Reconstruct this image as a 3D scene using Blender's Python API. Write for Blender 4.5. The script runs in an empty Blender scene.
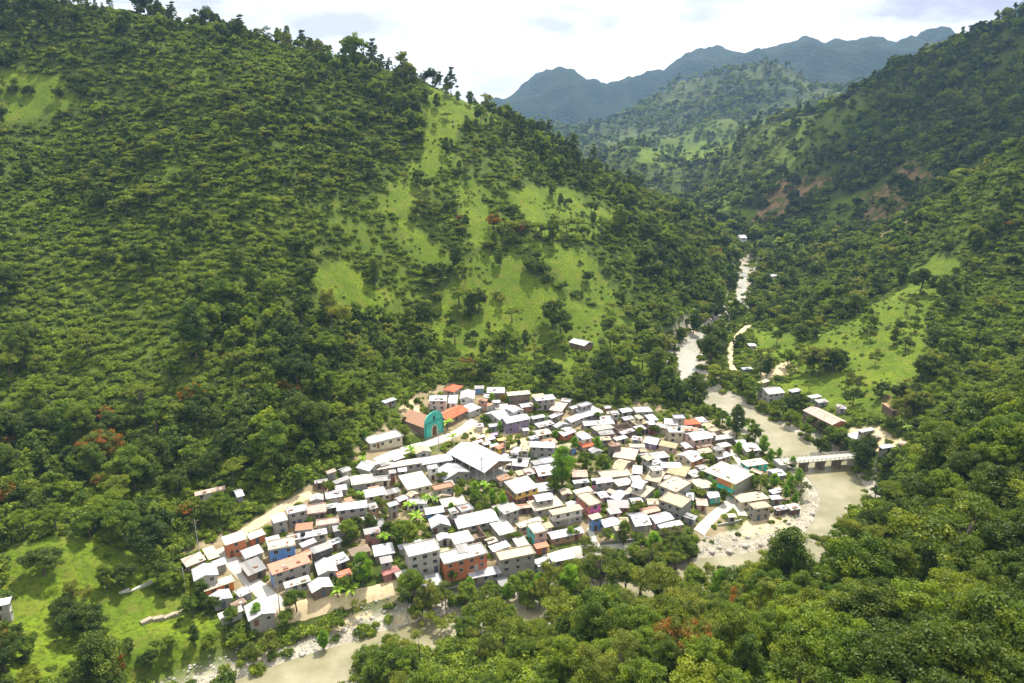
import bpy, math, random, time
import numpy as np
T0 = time.time()
rnd = random.Random(11)
rng = np.random.default_rng(5)
scene = bpy.context.scene
COL = scene.collection
R = math.radians
# ---------------------------------------------------------------- camera frame (metres, camera 130 m above the village)
CAMZ = 130.0
F = 682.67
TH = R(16.4)
CT, ST = math.cos(TH), math.sin(TH)

def ray(u, v):
    u = np.asarray(u, float); v = np.asarray(v, float)
    up = 341.5 - v
    return np.stack([u - 512.0, CT * F + ST * up, -ST * F + CT * up], -1)

def project(x, y, z):
    x = np.asarray(x, float); y = np.asarray(y, float); z = np.asarray(z, float) - CAMZ
    dep = y * CT - z * ST
    up = y * ST + z * CT
    dep = np.where(dep < 1, 1, dep)
    return 512 + F * x / dep, 341.5 - F * up / dep, dep

def on_plane(u, v, z):
    d = ray(u, v)
    t = (z - CAMZ) / d[..., 2]
    return d[..., 0] * t, d[..., 1] * t

def at_range(u, v, r):
    d = ray(u, v)
    t = r / math.hypot(d[0], d[1])
    return d[0] * t, d[1] * t, CAMZ + d[2] * t

# ---------------------------------------------------------------- terrain: control points (u, v, range) or (u, v, z=)
CP = []
def cr(u, v, r, drop=None):
    x, y, z = at_range(u, v, r)
    CP.append((x, y, z))
    if drop:
        for k, (f, dz) in enumerate(drop):
            CP.append((x * f, y * f, z - dz))
def cz(u, v, z):
    x, y = on_plane(u, v, z)
    CP.append((float(x), float(y), z))
def cw(az, r, z):
    CP.append((r * math.sin(R(az)), r * math.cos(R(az)), z))

# left hill
for u, v, z in [(0, 683, 13), (0, 600, 14), (100, 640, 5), (150, 580, 6), (60, 545, 18), (150, 520, 12)]: cz(u, v, z)
for u, v, r in [(0, 480, 285), (0, 400, 325), (0, 300, 390), (0, 200, 460), (0, 100, 540),
                (120, 440, 285), (120, 320, 355), (120, 200, 440), (120, 100, 520),
                (250, 440, 262), (250, 370, 300), (250, 300, 350), (250, 210, 412), (250, 120, 480),
                (400, 330, 365), (400, 230, 432), (400, 150, 505),
                (550, 340, 385), (550, 260, 442), (550, 185, 535),
                (650, 345, 400), (650, 285, 470), (650, 235, 550), (690, 300, 515), (700, 265, 570)]: cr(u, v, r)
for u, v, r in [(0, -8, 635), (120, 12, 610), (210, 30, 590), (310, 52, 590), (400, 76, 600), (440, 90, 610), (500, 120, 620),
                (560, 150, 630), (620, 184, 640), (680, 222, 650), (720, 252, 655), (742, 276, 650)]:
    dz = max(0, (at_range(u, v, r)[2] - 20))
    cr(u, v, r, [(1.18, dz * .28), (1.5, dz * .65)])
# village terrace and valley floor
for u, v, z in [(300, 590, 1), (400, 560, 1), (500, 500, 1), (600, 480, 0), (700, 450, 0), (600, 420, 3), (500, 420, 5), (420, 432, 8),
                (350, 480, 6), (250, 560, 3), (750, 480, -1), (650, 530, -1), (500, 580, -1), (200, 570, 4), (250, 515, 7), (320, 470, 11),
                (820, 500, -3), (780, 430, -2), (740, 400, -1), (300, 660, -3), (600, 600, -3), (450, 622, -2.5), (400, 405, 13), (480, 395, 10),
                (550, 392, 8), (650, 398, 2.5), (700, 400, 0), (690, 370, 1), (675, 352, 5), (705, 322, 7), (732, 292, 11),
                (850, 430, 2), (800, 380, 2), (760, 340, 4), (900, 440, 6), (745, 302, 9), (757, 272, 15), (800, 545, -4), (720, 560, -3),
                (810, 578, -3), (750, 585, -1)]: cz(u, v, z)
# upstream valley, right-hand slopes
for u, v, r in [(765, 252, 745), (800, 240, 800), (850, 350, 420), (900, 300, 480), (830, 318, 490), (950, 262, 535),
                (1024, 250, 520), (1024, 340, 425), (940, 390, 350), (780, 300, 600)]: cr(u, v, r)
for u, v, r in [(1024, 152, 620), (960, 192, 650), (900, 228, 690), (835, 246, 740)]:
    cr(u, v, r, [(1.14, 12)])
# near spur on the right, hill under the camera
for u, v, r in [(1024, 455, 235), (950, 455, 252), (1024, 560, 150), (1024, 683, 100), (950, 560, 158), (900, 520, 195), (860, 600, 148),
                (512, 683, 112), (650, 645, 124), (580, 683, 97), (750, 683, 92), (750, 630, 132), (870, 683, 92), (900, 470, 262)]: cr(u, v, r)
for u, v, z in [(400, 683, -1), (450, 660, 3), (512, 645, 4), (590, 632, 4), (880, 455, 2)]: cz(u, v, z)
for az, r, z in [(-60, 35, 20), (-30, 35, 25), (0, 35, 50), (30, 35, 65), (60, 35, 70), (-45, 90, 14), (-20, 90, 4),
                 (-62, 150, 22), (-62, 300, 60), (-62, 550, 230), (-62, 1000, 330), (62, 110, 75), (62, 300, 120), (62, 650, 210), (62, 1300, 360),
                 (48, 250, 75), (48, 500, 120), (-48, 480, 150), (-48, 330, 50)]: cw(az, r, z)
# right-hand mountain
for u, v, r in [(750, 232, 860), (900, 215, 850), (860, 160, 1000), (950, 130, 950), (1000, 80, 1050), (780, 190, 1050), (700, 195, 1250),
                (1024, 110, 900), (660, 185, 1350), (930, 180, 860), (820, 215, 930)]: cr(u, v, r)
for u, v, r in [(1024, 20, 1150), (960, 48, 1200), (880, 82, 1250), (800, 117, 1350), (740, 138, 1430), (690, 152, 1500), (625, 156, 1600)]:
    cr(u, v, r, [(1.2, 45)])
# far ridges
for u, v, r in [(560, 128, 2700), (600, 132, 2600), (660, 97, 2600), (700, 84, 2600), (770, 66, 2600), (800, 72, 2600), (850, 86, 2600), (930, 80, 2700)]:
    cr(u, v, r, [(1.22, 130)])
for u, v, r in [(700, 125, 2150), (640, 146, 1950), (780, 112, 2100), (850, 110, 2000), (560, 160, 2000)]: cr(u, v, r)
for u, v, r in [(400, 125, 4300), (480, 118, 4300), (507, 108, 4300), (530, 95, 4250), (556, 86, 4200), (575, 102, 4250), (610, 111, 4300), (650, 95, 4300), (695, 54, 4300),
                (722, 60, 4300), (745, 65, 4300), (790, 56, 4300), (830, 54, 4300), (862, 59, 4300), (890, 60, 4300), (920, 52, 4300), (942, 36, 4300), (965, 40, 4300), (1024, 18, 4300)]:
    cr(u, v, r)
for u, v, r in [(480, 130, 3600), (560, 115, 3500), (650, 120, 3500), (750, 95, 3500), (850, 80, 3500)]: cr(u, v, r)
for az in (-60, -40, -20, 0, 20, 40, 60):
    cw(az, 5600, 200); cw(az, 8000, 60)
for az in (-60, -40, -20):
    cw(az, 1700, 260); cw(az, 3000, 380)
for az in (45, 60):
    cw(az, 2500, 450); cw(az, 4300, 700)

CP = np.array(CP, float)
def lp(x, y):
    r = np.sqrt(x * x + y * y)
    return np.stack([np.arctan2(x, y), np.log(r)], -1), r
_p, _r = lp(CP[:, 0], CP[:, 1])
_q = CP[:, 2] / _r
def kern(d2):
    d2 = np.maximum(d2, 1e-12)
    return 0.5 * d2 * np.log(d2)
_n = len(_p)
_K = kern(((_p[:, None] - _p[None]) ** 2).sum(-1)) + np.eye(_n) * 2e-5
_A = np.zeros((_n + 3, _n + 3)); _A[:_n, :_n] = _K
_A[:_n, _n] = 1; _A[:_n, _n + 1:] = _p; _A[_n, :_n] = 1; _A[_n + 1:, :_n] = _p.T
_w = np.linalg.solve(_A, np.concatenate([_q, np.zeros(3)]))

# value noise
_tab = np.random.default_rng(77).random((256, 256))
def vnoise(x, y):
    xi = np.floor(x).astype(int); yi = np.floor(y).astype(int)
    fx = x - xi; fy = y - yi
    fx = fx * fx * fx * (fx * (fx * 6 - 15) + 10); fy = fy * fy * fy * (fy * (fy * 6 - 15) + 10)
    a = _tab[xi & 255, yi & 255]; b = _tab[(xi + 1) & 255, yi & 255]
    c = _tab[xi & 255, (yi + 1) & 255]; d = _tab[(xi + 1) & 255, (yi + 1) & 255]
    return (a * (1 - fx) + b * fx) * (1 - fy) + (c * (1 - fx) + d * fx) * fy
def fbm(x, y, s, octv=4, ridged=False):
    t = 0; a = 1; n = 0; f = 1.0 / s
    for o in range(octv):
        k = vnoise(x * f + 17.3 * o, y * f - 9.1 * o)
        if ridged: k = 1 - abs(2 * k - 1)
        t = t + a * k; n += a; a *= .5; f *= 2.03
    return t / n

# river, upstream to downstream: (u, v, water level, half width)
RIV = [(748, 262, 12, 3), (743, 280, 9, 3), (739, 303, 6.5, 3.5), (714, 325, 4.5, 3.6), (690, 348, 2.5, 5), (688, 372, 0.5, 5.5), (708, 396, -2, 6), (742, 414, -3.5, 8),
       (775, 435, -4.5, 9), (800, 452, -5, 10), (820, 464, -5, 10), (838, 485, -5.2, 8), (842, 508, -5.4, 6), (822, 543, -5.6, 6),
       (765, 565, -5.8, 6), (700, 573, -6, 5.5), (640, 586, -6, 5), (580, 600, -6, 4.5), (520, 612, -6.1, 4.5), (460, 625, -6.2, 4.5), (400, 642, -6.3, 4.8),
       (350, 660, -6.4, 5), (300, 677, -6.5, 5.5), (235, 705, -6.6, 6.5), (150, 745, -7, 7)]
rp = np.array([[*on_plane(u, v, z), z, w] for u, v, z, w in RIV], float)
# resample with Catmull-Rom
def spline(P, n=8):
    out = []
    Q = np.vstack([2 * P[0] - P[1], P, 2 * P[-1] - P[-2]])
    for i in range(1, len(Q) - 2):
        p0, p1, p2, p3 = Q[i - 1], Q[i], Q[i + 1], Q[i + 2]
        for k in range(n):
            t = k / n
            out.append(.5 * (2 * p1 + (p2 - p0) * t + (2 * p0 - 5 * p1 + 4 * p2 - p3) * t * t + (3 * p1 - p0 - 3 * p2 + p3) * t ** 3))
    out.append(P[-1])
    return np.array(out)
RP = spline(rp, 5)

def river_dist(x, y):
    best = np.full(x.shape, 1e9); lev = np.zeros(x.shape); hw = np.full(x.shape, 8.0)
    for i in range(len(RP) - 1):
        a = RP[i]; b = RP[i + 1]
        dx, dy = b[0] - a[0], b[1] - a[1]
        t = np.clip(((x - a[0]) * dx + (y - a[1]) * dy) / (dx * dx + dy * dy + 1e-9), 0, 1)
        d = np.hypot(x - a[0] - t * dx, y - a[1] - t * dy)
        m = d < best
        best = np.where(m, d, best)
        lev = np.where(m, a[2] + t * (b[2] - a[2]), lev)
        hw = np.where(m, a[3] + t * (b[3] - a[3]), hw)
    return best, lev, hw

def sstep(a, b, x):
    t = np.clip((x - a) / (b - a), 0, 1)
    return t * t * (3 - 2 * t)

def height(x, y):
    x = np.asarray(x, float); y = np.asarray(y, float)
    sh = x.shape
    x = x.ravel(); y = y.ravel()
    P, r = lp(x, y)
    q = np.empty(len(x))
    for i in range(0, len(x), 20000):
        s = slice(i, i + 20000)
        q[s] = kern(((P[s, None] - _p[None]) ** 2).sum(-1)) @ _w[:_n] + _w[_n] + P[s] @ _w[_n + 1:]
    z = q * r
    # relief that grows with distance and height above the valley floor
    hill = sstep(6, 45, z)
    z = z + hill * (fbm(x, y, 70, 3) - .5) * 9
    far = sstep(700, 1500, r); vf0 = sstep(1900, 2600, r)
    wx = x + (fbm(x + 500, y, 400, 2) - .5) * 300; wy = y + (fbm(x, y - 900, 400, 2) - .5) * 300
    z = z + far * (1 - .6 * vf0) * (fbm(wx, wy, 420, 5, True) - .62) * np.clip(r * .05, 0, 165)
    vf = sstep(1900, 2600, r)
    wx2 = x + (fbm(x + 1500, y, 900, 3) - .5) * 700; wy2 = y * .55 + (fbm(x, y - 2900, 900, 3) - .5) * 500
    z = z + vf * ((fbm(wx2, wy2, 560, 6, True) - .66) * np.clip((r - 1500) * .13, 0, 330) + (fbm(x, y, 130, 3, True) - .6) * 40)
    mid = sstep(560, 900, r) * (1 - sstep(1700, 2500, r)) * sstep(25, 80, z)
    z = z + mid * (fbm(wx, wy, 180, 3, True) - .6) * 34
    d, lev, hw = river_dist(x, y)
    g = hw + np.where(r > 430, .8 + 4 * fbm(x, y, 30, 2), 2.5 + 8 * fbm(x, y, 30, 2))
    bed = lev - .8 + 1.9 * sstep(hw - 1, g, d)
    near = np.maximum(z, lev + 1.3)
    k = sstep(g, g + 9, d)
    zz = bed * (1 - k) + near * k
    z = np.where(d < 80, np.where(d < 45, zz, zz * (1 - sstep(45, 80, d)) + z * sstep(45, 80, d)), z)
    return z.reshape(sh)

def unproject(u, v, off=0.0, rmin=50, rmax=7000, n=700):
    u = np.atleast_1d(np.asarray(u, float)); v = np.atleast_1d(np.asarray(v, float))
    off = np.broadcast_to(np.asarray(off, float), u.shape)
    d = ray(u, v); d = d / np.hypot(d[:, 0], d[:, 1])[:, None]
    rs = np.geomspace(rmin, rmax, n)
    X = d[:, 0:1] * rs; Y = d[:, 1:2] * rs; Z = CAMZ + d[:, 2:3] * rs
    H = height(X, Y) + off[:, None]
    below = Z < H
    i = np.argmax(below, 1); i = np.where(below.any(1), np.maximum(i, 1), n - 1)
    k = np.arange(len(u))
    a = (Z - H)[k, i - 1]; b = (Z - H)[k, i]
    t = np.clip(a / (a - b + 1e-9), 0, 1)
    r = rs[i - 1] + t * (rs[i] - rs[i - 1])
    return d[:, 0] * r, d[:, 1] * r, CAMZ + d[:, 2] * r - off

def in_poly(poly, u, v):
    u = np.asarray(u); v = np.asarray(v)
    c = np.zeros(u.shape, bool)
    n = len(poly)
    for i in range(n):
        x1, y1 = poly[i]; x2, y2 = poly[(i + 1) % n]
        if y1 == y2: continue
        m = ((y1 > v) != (y2 > v)) & (u < (x2 - x1) * (v - y1) / (y2 - y1) + x1)
        c ^= m
    return c
# ---------------------------------------------------------------- materials
def newmat(name):
    m = bpy.data.materials.new(name); m.use_nodes = True
    nt = m.node_tree; nt.nodes.clear()
    return m, nt
class NB:
    def __init__(s, nt): s.nt = nt
    def n(s, typ, **kw):
        nd = s.nt.nodes.new(typ)
        for k, v in kw.items():
            if k.startswith('i_'):
                key = k[2:]
                key = int(key) if key.isdigit() else key.replace('_', ' ')
                nd.inputs[key].default_value = v
            else: setattr(nd, k, v)
        return nd
    def l(s, a, b): s.nt.links.new(a, b)
    def mix(s, fac, a, b, blend='MIX'):
        m = s.nt.nodes.new('ShaderNodeMix'); m.data_type = 'RGBA'; m.blend_type = blend
        for sock, v in ((m.inputs[0], fac), (m.inputs[6], a), (m.inputs[7], b)):
            if hasattr(v, 'is_output'): s.l(v, sock)
            elif isinstance(v, (int, float)): sock.default_value = v
            else: sock.default_value = (*v[:3], 1)
        return m.outputs[2]
    def noise(s, vec, scale, detail=4, rough=.55):
        t = s.n('ShaderNodeTexNoise'); t.inputs['Scale'].default_value = scale; t.inputs['Detail'].default_value = detail
        t.inputs['Roughness'].default_value = rough
        if vec is not None: s.l(vec, t.inputs['Vector'])
        return t.outputs['Fac']
    def ramp(s, fac, lo, hi):
        m = s.n('ShaderNodeMapRange'); m.inputs[1].default_value = lo; m.inputs[2].default_value = hi
        s.l(fac, m.inputs[0]); return m.outputs[0]
    def math(s, op, a, b=None):
        m = s.n('ShaderNodeMath', operation=op)
        for i, v in enumerate((a, b)):
            if v is None: continue
            if hasattr(v, 'is_output'): s.l(v, m.inputs[i])
            else: m.inputs[i].default_value = v
        return m.outputs[0]
    def bsdf(s, col, rough=.9, metal=0, bump=None, bstr=.3, bdist=.1, spec=.3):
        b = s.n('ShaderNodeBsdfPrincipled'); b.inputs['Roughness'].default_value = rough; b.inputs['Metallic'].default_value = metal
        b.inputs['Specular IOR Level'].default_value = spec
        if hasattr(col, 'is_output'): s.l(col, b.inputs['Base Color'])
        else: b.inputs['Base Color'].default_value = (*col[:3], 1)
        if bump is not None:
            bp = s.n('ShaderNodeBump'); bp.inputs['Strength'].default_value = bstr; bp.inputs['Distance'].default_value = bdist
            s.l(bump, bp.inputs['Height']); s.l(bp.outputs[0], b.inputs['Normal'])
        o = s.n('ShaderNodeOutputMaterial'); s.l(b.outputs[0], o.inputs[0]); return b

def mat_ground():
    m, nt = newmat('ground'); s = NB(nt)
    pos = s.n('ShaderNodeNewGeometry').outputs['Position']
    m1 = s.n('ShaderNodeSeparateColor'); a1 = s.n('ShaderNodeVertexColor', layer_name='cover'); s.l(a1.outputs[0], m1.inputs[0])
    m2 = s.n('ShaderNodeSeparateColor'); a2 = s.n('ShaderNodeVertexColor', layer_name='soil'); s.l(a2.outputs[0], m2.inputs[0])
    n1 = s.noise(pos, .9, 6, .7); n2 = s.noise(pos, .05, 5, .6); n3 = s.noise(pos, .22, 5, .65); n4 = s.noise(pos, 3.0, 3)
    # floor of the woods
    wood = s.mix(s.ramp(n3, .35, .65), (.040, .060, .010), (.085, .110, .016))
    # short pasture, patches of dry and lush
    gr = s.mix(s.ramp(n2, .35, .68), (.084, .140, .010), (.170, .228, .013))
    gr = s.mix(s.ramp(n1, .44, .62), gr, (.055, .085, .008)); gr = s.mix(s.math('MULTIPLY', s.ramp(s.noise(pos, .13, 6, .7), .5, .62), .6), gr, (.075, .11, .012))
    gr = s.mix(s.math('MULTIPLY', s.ramp(n3, .5, .7), .6), gr, (.17, .15, .035))
    col = s.mix(m1.outputs[0], wood, gr)
    # cattle paths along the contour
    sx = s.n('ShaderNodeSeparateXYZ'); s.l(pos, sx.inputs[0])
    pth = s.math('SINE', s.math('ADD', s.math('MULTIPLY', sx.outputs[2], 2.6), s.math('MULTIPLY', n2, 14.0)))
    gr = s.mix(s.math('MULTIPLY', s.ramp(pth, .75, .98), .45), gr, (.16, .15, .05))
    # bare village earth
    so = s.mix(s.ramp(n3, .3, .7), (.20, .15, .085), (.36, .29, .18))
    so = s.mix(s.ramp(n1, .5, .75), so, (.17, .15, .07))
    col = s.mix(m1.outputs[1], col, so)
    # river gravel: pale cobbles
    vo = s.n('ShaderNodeTexVoronoi'); vo.inputs['Scale'].default_value = .8; s.l(pos, vo.inputs['Vector'])
    gv = s.mix(s.ramp(n3, .3, .7), (.29, .25, .18), (.50, .46, .37))
    gv = s.mix(s.ramp(vo.outputs['Color'], .1, .9), gv, (.24, .21, .15)) if False else gv
    gv = s.mix(s.ramp(n4, .55, .75), gv, (.20, .18, .13))
    col = s.mix(m1.outputs[2], col, gv)
    # slip scars and sand
    sc = s.mix(s.ramp(n3, .3, .7), (.16, .095, .045), (.32, .21, .10))
    col = s.mix(s.math('MULTIPLY', m2.outputs[0], s.ramp(s.noise(pos, .09, 6, .7), .42, .55)), col, sc)
    sa = s.mix(s.ramp(n3, .3, .7), (.42, .32, .17), (.60, .50, .32))
    col = s.mix(m2.outputs[1], col, sa)
    # far woods: crowns too small to model one by one
    vf = s.n('ShaderNodeTexVoronoi'); vf.inputs['Scale'].default_value = .055; s.l(pos, vf.inputs['Vector'])
    fw = s.mix(s.ramp(s.noise(pos, .005, 7, .7), .42, .60), (.022, .038, .012), (.085, .10, .026)); vl = s.n('ShaderNodeVectorMath', operation='LENGTH'); s.l(pos, vl.inputs[0]); fw = s.mix(s.ramp(vl.outputs['Value'], 2900, 3500), fw, (.022, .034, .016));  # farthest ridge: dark woods colour with cloud shade painted in
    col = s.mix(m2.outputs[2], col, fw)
    hf = s.math('ADD', s.math('MULTIPLY', s.math('MULTIPLY', vf.outputs['Distance'], m2.outputs[2]), -7.0), s.math('MULTIPLY', n1, .5))
    s.bsdf(col, .95, bump=hf, bstr=.6, bdist=1.0, spec=.1)
    return m

# ---------------------------------------------------------------- helpers: objects and tags
def tag(o, label=None, cat=None, group=None, kind=None):
    if label: o['label'] = label
    if cat: o['category'] = cat
    if group: o['group'] = group
    if kind: o['kind'] = kind
    return o
def mesh_np(name, V, Fc, mats, mi=None, smooth=False):
    me = bpy.data.meshes.new(name)
    V = np.asarray(V, np.float32); Fc = np.asarray(Fc, np.int32)
    k = Fc.shape[1]
    me.vertices.add(len(V)); me.vertices.foreach_set('co', V.ravel())
    me.loops.add(Fc.size); me.loops.foreach_set('vertex_index', Fc.ravel())
    me.polygons.add(len(Fc)); me.polygons.foreach_set('loop_start', np.arange(0, Fc.size, k, dtype=np.int32))
    me.polygons.foreach_set('loop_total', np.full(len(Fc), k, np.int32)) if False else None
    if mi is not None: me.polygons.foreach_set('material_index', np.asarray(mi, np.int32))
    me.polygons.foreach_set('use_smooth', np.full(len(Fc), smooth))
    for m in (mats if isinstance(mats, (list, tuple)) else [mats]): me.materials.append(m)
    me.update(calc_edges=True); me.validate()
    return me
def link(name, me, parent=None):
    o = bpy.data.objects.new(name, me); COL.objects.link(o)
    if parent is not None: o.parent = parent
    return o
def empty(name, loc=(0, 0, 0), rz=0, sc=1):
    o = bpy.data.objects.new(name, None); COL.objects.link(o)
    o.location = loc; o.rotation_euler = (0, 0, rz); o.scale = (sc, sc, sc) if not hasattr(sc, '__len__') else sc
    o.empty_display_size = .5
    return o
def set_attr(me, name, typ, dom, data, key='value'):
    a = me.attributes.new(name, typ, dom); a.data.foreach_set(key, np.asarray(data).ravel())

# ---------------------------------------------------------------- ground
MEADOW = [
 [(0, 545), (60, 535), (120, 545), (165, 590), (215, 625), (240, 650), (200, 683), (0, 683)],
 [(424, 66), (447, 78), (495, 112), (484, 126), (464, 122), (455, 150), (440, 175), (420, 165), (424, 110)],
 [(375, 215), (395, 180), (430, 150), (442, 160), (425, 200), (400, 215)],
 [(440, 290), (478, 252), (512, 240), (530, 275), (560, 290), (602, 312), (598, 340), (565, 372), (530, 362), (500, 352), (455, 352), (425, 335), (440, 315)],
 [(300, 268), (340, 258), (372, 285), (402, 300), (380, 325), (330, 305)],
 [(0, 68), (60, 78), (85, 108), (45, 120), (0, 125)],
 [(768, 345), (800, 345), (850, 318), (880, 300), (925, 275), (942, 290), (922, 320), (938, 340), (915, 380), (890, 408), (850, 412), (800, 400), (775, 372)],
 [(780, 244), (830, 233), (818, 247), (785, 251)],
 [(598, 335), (625, 340), (658, 374), (640, 382), (612, 352)],
 [(630, 150), (742, 141), (722, 157), (640, 166)],
 [(500, 190), (560, 185), (620, 210), (600, 240), (540, 235)],
 [(520, 240), (590, 250), (620, 300), (560, 290)],
 [(750, 330), (790, 330), (800, 350), (760, 355)],
 [(700, 230), (740, 205), (765, 215), (730, 240)],
 [(830, 200), (865, 190), (850, 235), (815, 240)],
 [(545, 628), (600, 615), (640, 634), (600, 650), (560, 648)], [(620, 606), (720, 600), (705, 626), (640, 624)],
 [(400, 215), (430, 235), (452, 262), (420, 272), (395, 240)], [(455, 150), (480, 190), (502, 240), (472, 250), (458, 200)], [(560, 245), (600, 280), (640, 332), (612, 322), (580, 290)],
 [(880, 300), (940, 252), (965, 262), (945, 300)], [(760, 375), (800, 385), (830, 402), (790, 402)],
]
SCAR = [[(755, 222), (772, 196), (800, 176), (835, 172), (825, 190), (795, 205), (785, 220)],
        [(862, 228), (868, 205), (885, 190), (908, 205), (912, 232), (880, 240)], [(878, 182), (905, 160), (928, 162), (930, 180), (905, 185)],
        [(860, 196), (880, 180), (890, 186), (868, 205)], [(872, 402), (880, 400), (893, 412), (888, 418)]]
SAND = [[(465, 430), (480, 424), (510, 434), (530, 440), (522, 455), (470, 448)], [(640, 210), (660, 205), (650, 225)],
        [(757, 372), (790, 360), (795, 372), (760, 382)], [(850, 428), (880, 425), (905, 446), (870, 452), (845, 448)],
        [(330, 622), (360, 612), (375, 612), (350, 630), (325, 636)], [(395, 612), (425, 614), (410, 622), (392, 622)],
        [(740, 520), (790, 515), (800, 530), (740, 535)], [(395, 405), (415, 398), (425, 412), (408, 420)]]
VILL = [(183, 548), (240, 528), (300, 490), (335, 470), (365, 440), (405, 400), (450, 382), (500, 386), (600, 405), (650, 402), (700, 415), (745, 425),
        (790, 462), (800, 512), (740, 525), (690, 548), (560, 575), (500, 592), (410, 600), (310, 610), (250, 628), (205, 610)]
BANK = [(680, 545), (740, 520), (800, 508), (800, 470), (860, 490), (850, 560), (820, 580), (700, 570)]

def blur_mask(polys, u, v, x, y, jit=3.0):
    k = np.zeros(u.shape)
    du = (fbm(x, y, 22, 4) - .5) * jit * 12; dv = (fbm(x + 99, y, 22, 4) - .5) * jit * 6
    for p in polys: k = np.maximum(k, in_poly(p, u + du, v + dv).astype(float))
    return k

NA, NR = 460, 560
azs = np.linspace(R(-64), R(64), NA)
rs_ = np.concatenate([np.geomspace(25, 1000, 400), np.geomspace(1012, 5300, NR - 400)])
AZ, RR = np.meshgrid(azs, rs_)
GX = RR * np.sin(AZ); GY = RR * np.cos(AZ)
GZ = height(GX, GY)
GU, GV, GD = project(GX, GY, GZ)
idx = np.arange(NA * NR).reshape(NR, NA)
quads = np.stack([idx[:-1, :-1], idx[:-1, 1:], idx[1:, 1:], idx[1:, :-1]], -1).reshape(-1, 4)
gm = mesh_np('ground', np.stack([GX, GY, GZ], -1).reshape(-1, 3), quads, mat_ground(), smooth=True)
dist, lev, hw = river_dist(GX.ravel(), GY.ravel())
dist = dist.reshape(GX.shape); hw = hw.reshape(GX.shape)
meadow = blur_mask(MEADOW, GU, GV, GX, GY) * (GD > 60)
def visible_terrain(x, y, z):
    """rough line of sight test against the terrain from the photograph's place"""
    ok = np.ones(x.shape, bool)
    for t in np.concatenate([np.linspace(.3, .9, 25), [.93, .96, .98]]):
        zz = CAMZ + (z + 2.0 - CAMZ) * t
        ok &= (height(x * t, y * t) < zz + .5)
    return ok
vill = blur_mask([VILL], GU, GV, GX, GY, 2) * (RR < 480)
gravel = np.maximum(1 - sstep(hw + 4, hw + 12, dist), blur_mask([BANK], GU, GV, GX, GY) * .8 * (RR < 420) * (RR > 150))
cov = np.zeros((NR, NA, 4)); cov[..., 3] = 1
CLEAR = sstep(760, 900, RR) * (1 - sstep(1900, 2300, RR)) * sstep(.50, .60, fbm(GX + 700, GY, 130, 4)); CLEAR2 = (sstep(300, 380, RR) * (1 - sstep(700, 800, RR)) * (GU > 740) + sstep(300, 340, RR) * (1 - sstep(640, 700, RR)) * (GU < 640) * .8) * sstep(.53, .62, fbm(GX + 70, GY + 40, 48, 4)); cov[..., 0] = np.maximum(np.maximum(meadow, CLEAR * .6), CLEAR2 * .75); cov[..., 1] = vill * sstep(.34, .55, fbm(GX, GY, 14, 3)) * .95 + .0; cov[..., 2] = gravel
soil = np.zeros((NR, NA, 4)); soil[..., 3] = 1
soil[..., 0] = blur_mask(SCAR, GU, GV, GX, GY, 5); soil[..., 1] = blur_mask(SAND, GU, GV, GX, GY, 1.5) * (RR < 480)
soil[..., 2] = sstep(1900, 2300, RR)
set_attr(gm, 'cover', 'FLOAT_COLOR', 'POINT', cov, 'color'); set_attr(gm, 'soil', 'FLOAT_COLOR', 'POINT', soil, 'color')
tag(link('ground', gm), kind='structure')

# ---------------------------------------------------------------- river water
def mat_water():
    m, nt = newmat('river_water'); s = NB(nt)
    pos = s.n('ShaderNodeNewGeometry').outputs['Position']
    col = s.mix(s.ramp(s.noise(pos, .08, 5), .35, .65), (.185, .17, .085), (.31, .275, .175))
    sz = s.n('ShaderNodeSeparateXYZ'); s.l(pos, sz.inputs[0]); ww = s.noise(pos, .55, 6, .75)
    col = s.mix(s.math('MULTIPLY', s.ramp(sz.outputs[2], -5.2, 1.0), s.ramp(ww, .36, .52)), col, (.38, .365, .315))
    col = s.mix(s.ramp(ww, .65, .76), col, (.52, .50, .44))
    rip = s.noise(pos, 1.4, 5, .65)
    s.l(s.ramp(rip, .64, .8), s.n('ShaderNodeMath').inputs[0])
    col = s.mix(s.math('MULTIPLY', s.ramp(rip, .62, .74), .5), col, (.6, .58, .5))
    s.bsdf(col, .28, bump=rip, bstr=.25, bdist=.15, spec=.4)
    return m
W = []
tan = np.gradient(RP[:, :2], axis=0); tan /= np.linalg.norm(tan, axis=1)[:, None]
nor = np.stack([-tan[:, 1], tan[:, 0]], 1)
for i in range(len(RP)):
    for s in (-1.0, -.5, 0, .5, 1.0):
        p = RP[i, :2] + nor[i] * s * (RP[i, 3] + 2.0)
        W.append((p[0], p[1], RP[i, 2]))
iq = np.arange(len(W)).reshape(-1, 5)
wq = np.stack([iq[:-1, :-1], iq[:-1, 1:], iq[1:, 1:], iq[1:, :-1]], -1).reshape(-1, 4)
tag(link('river_water', mesh_np('river_water', W, wq, mat_water(), smooth=True)), kind='structure')

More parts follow.
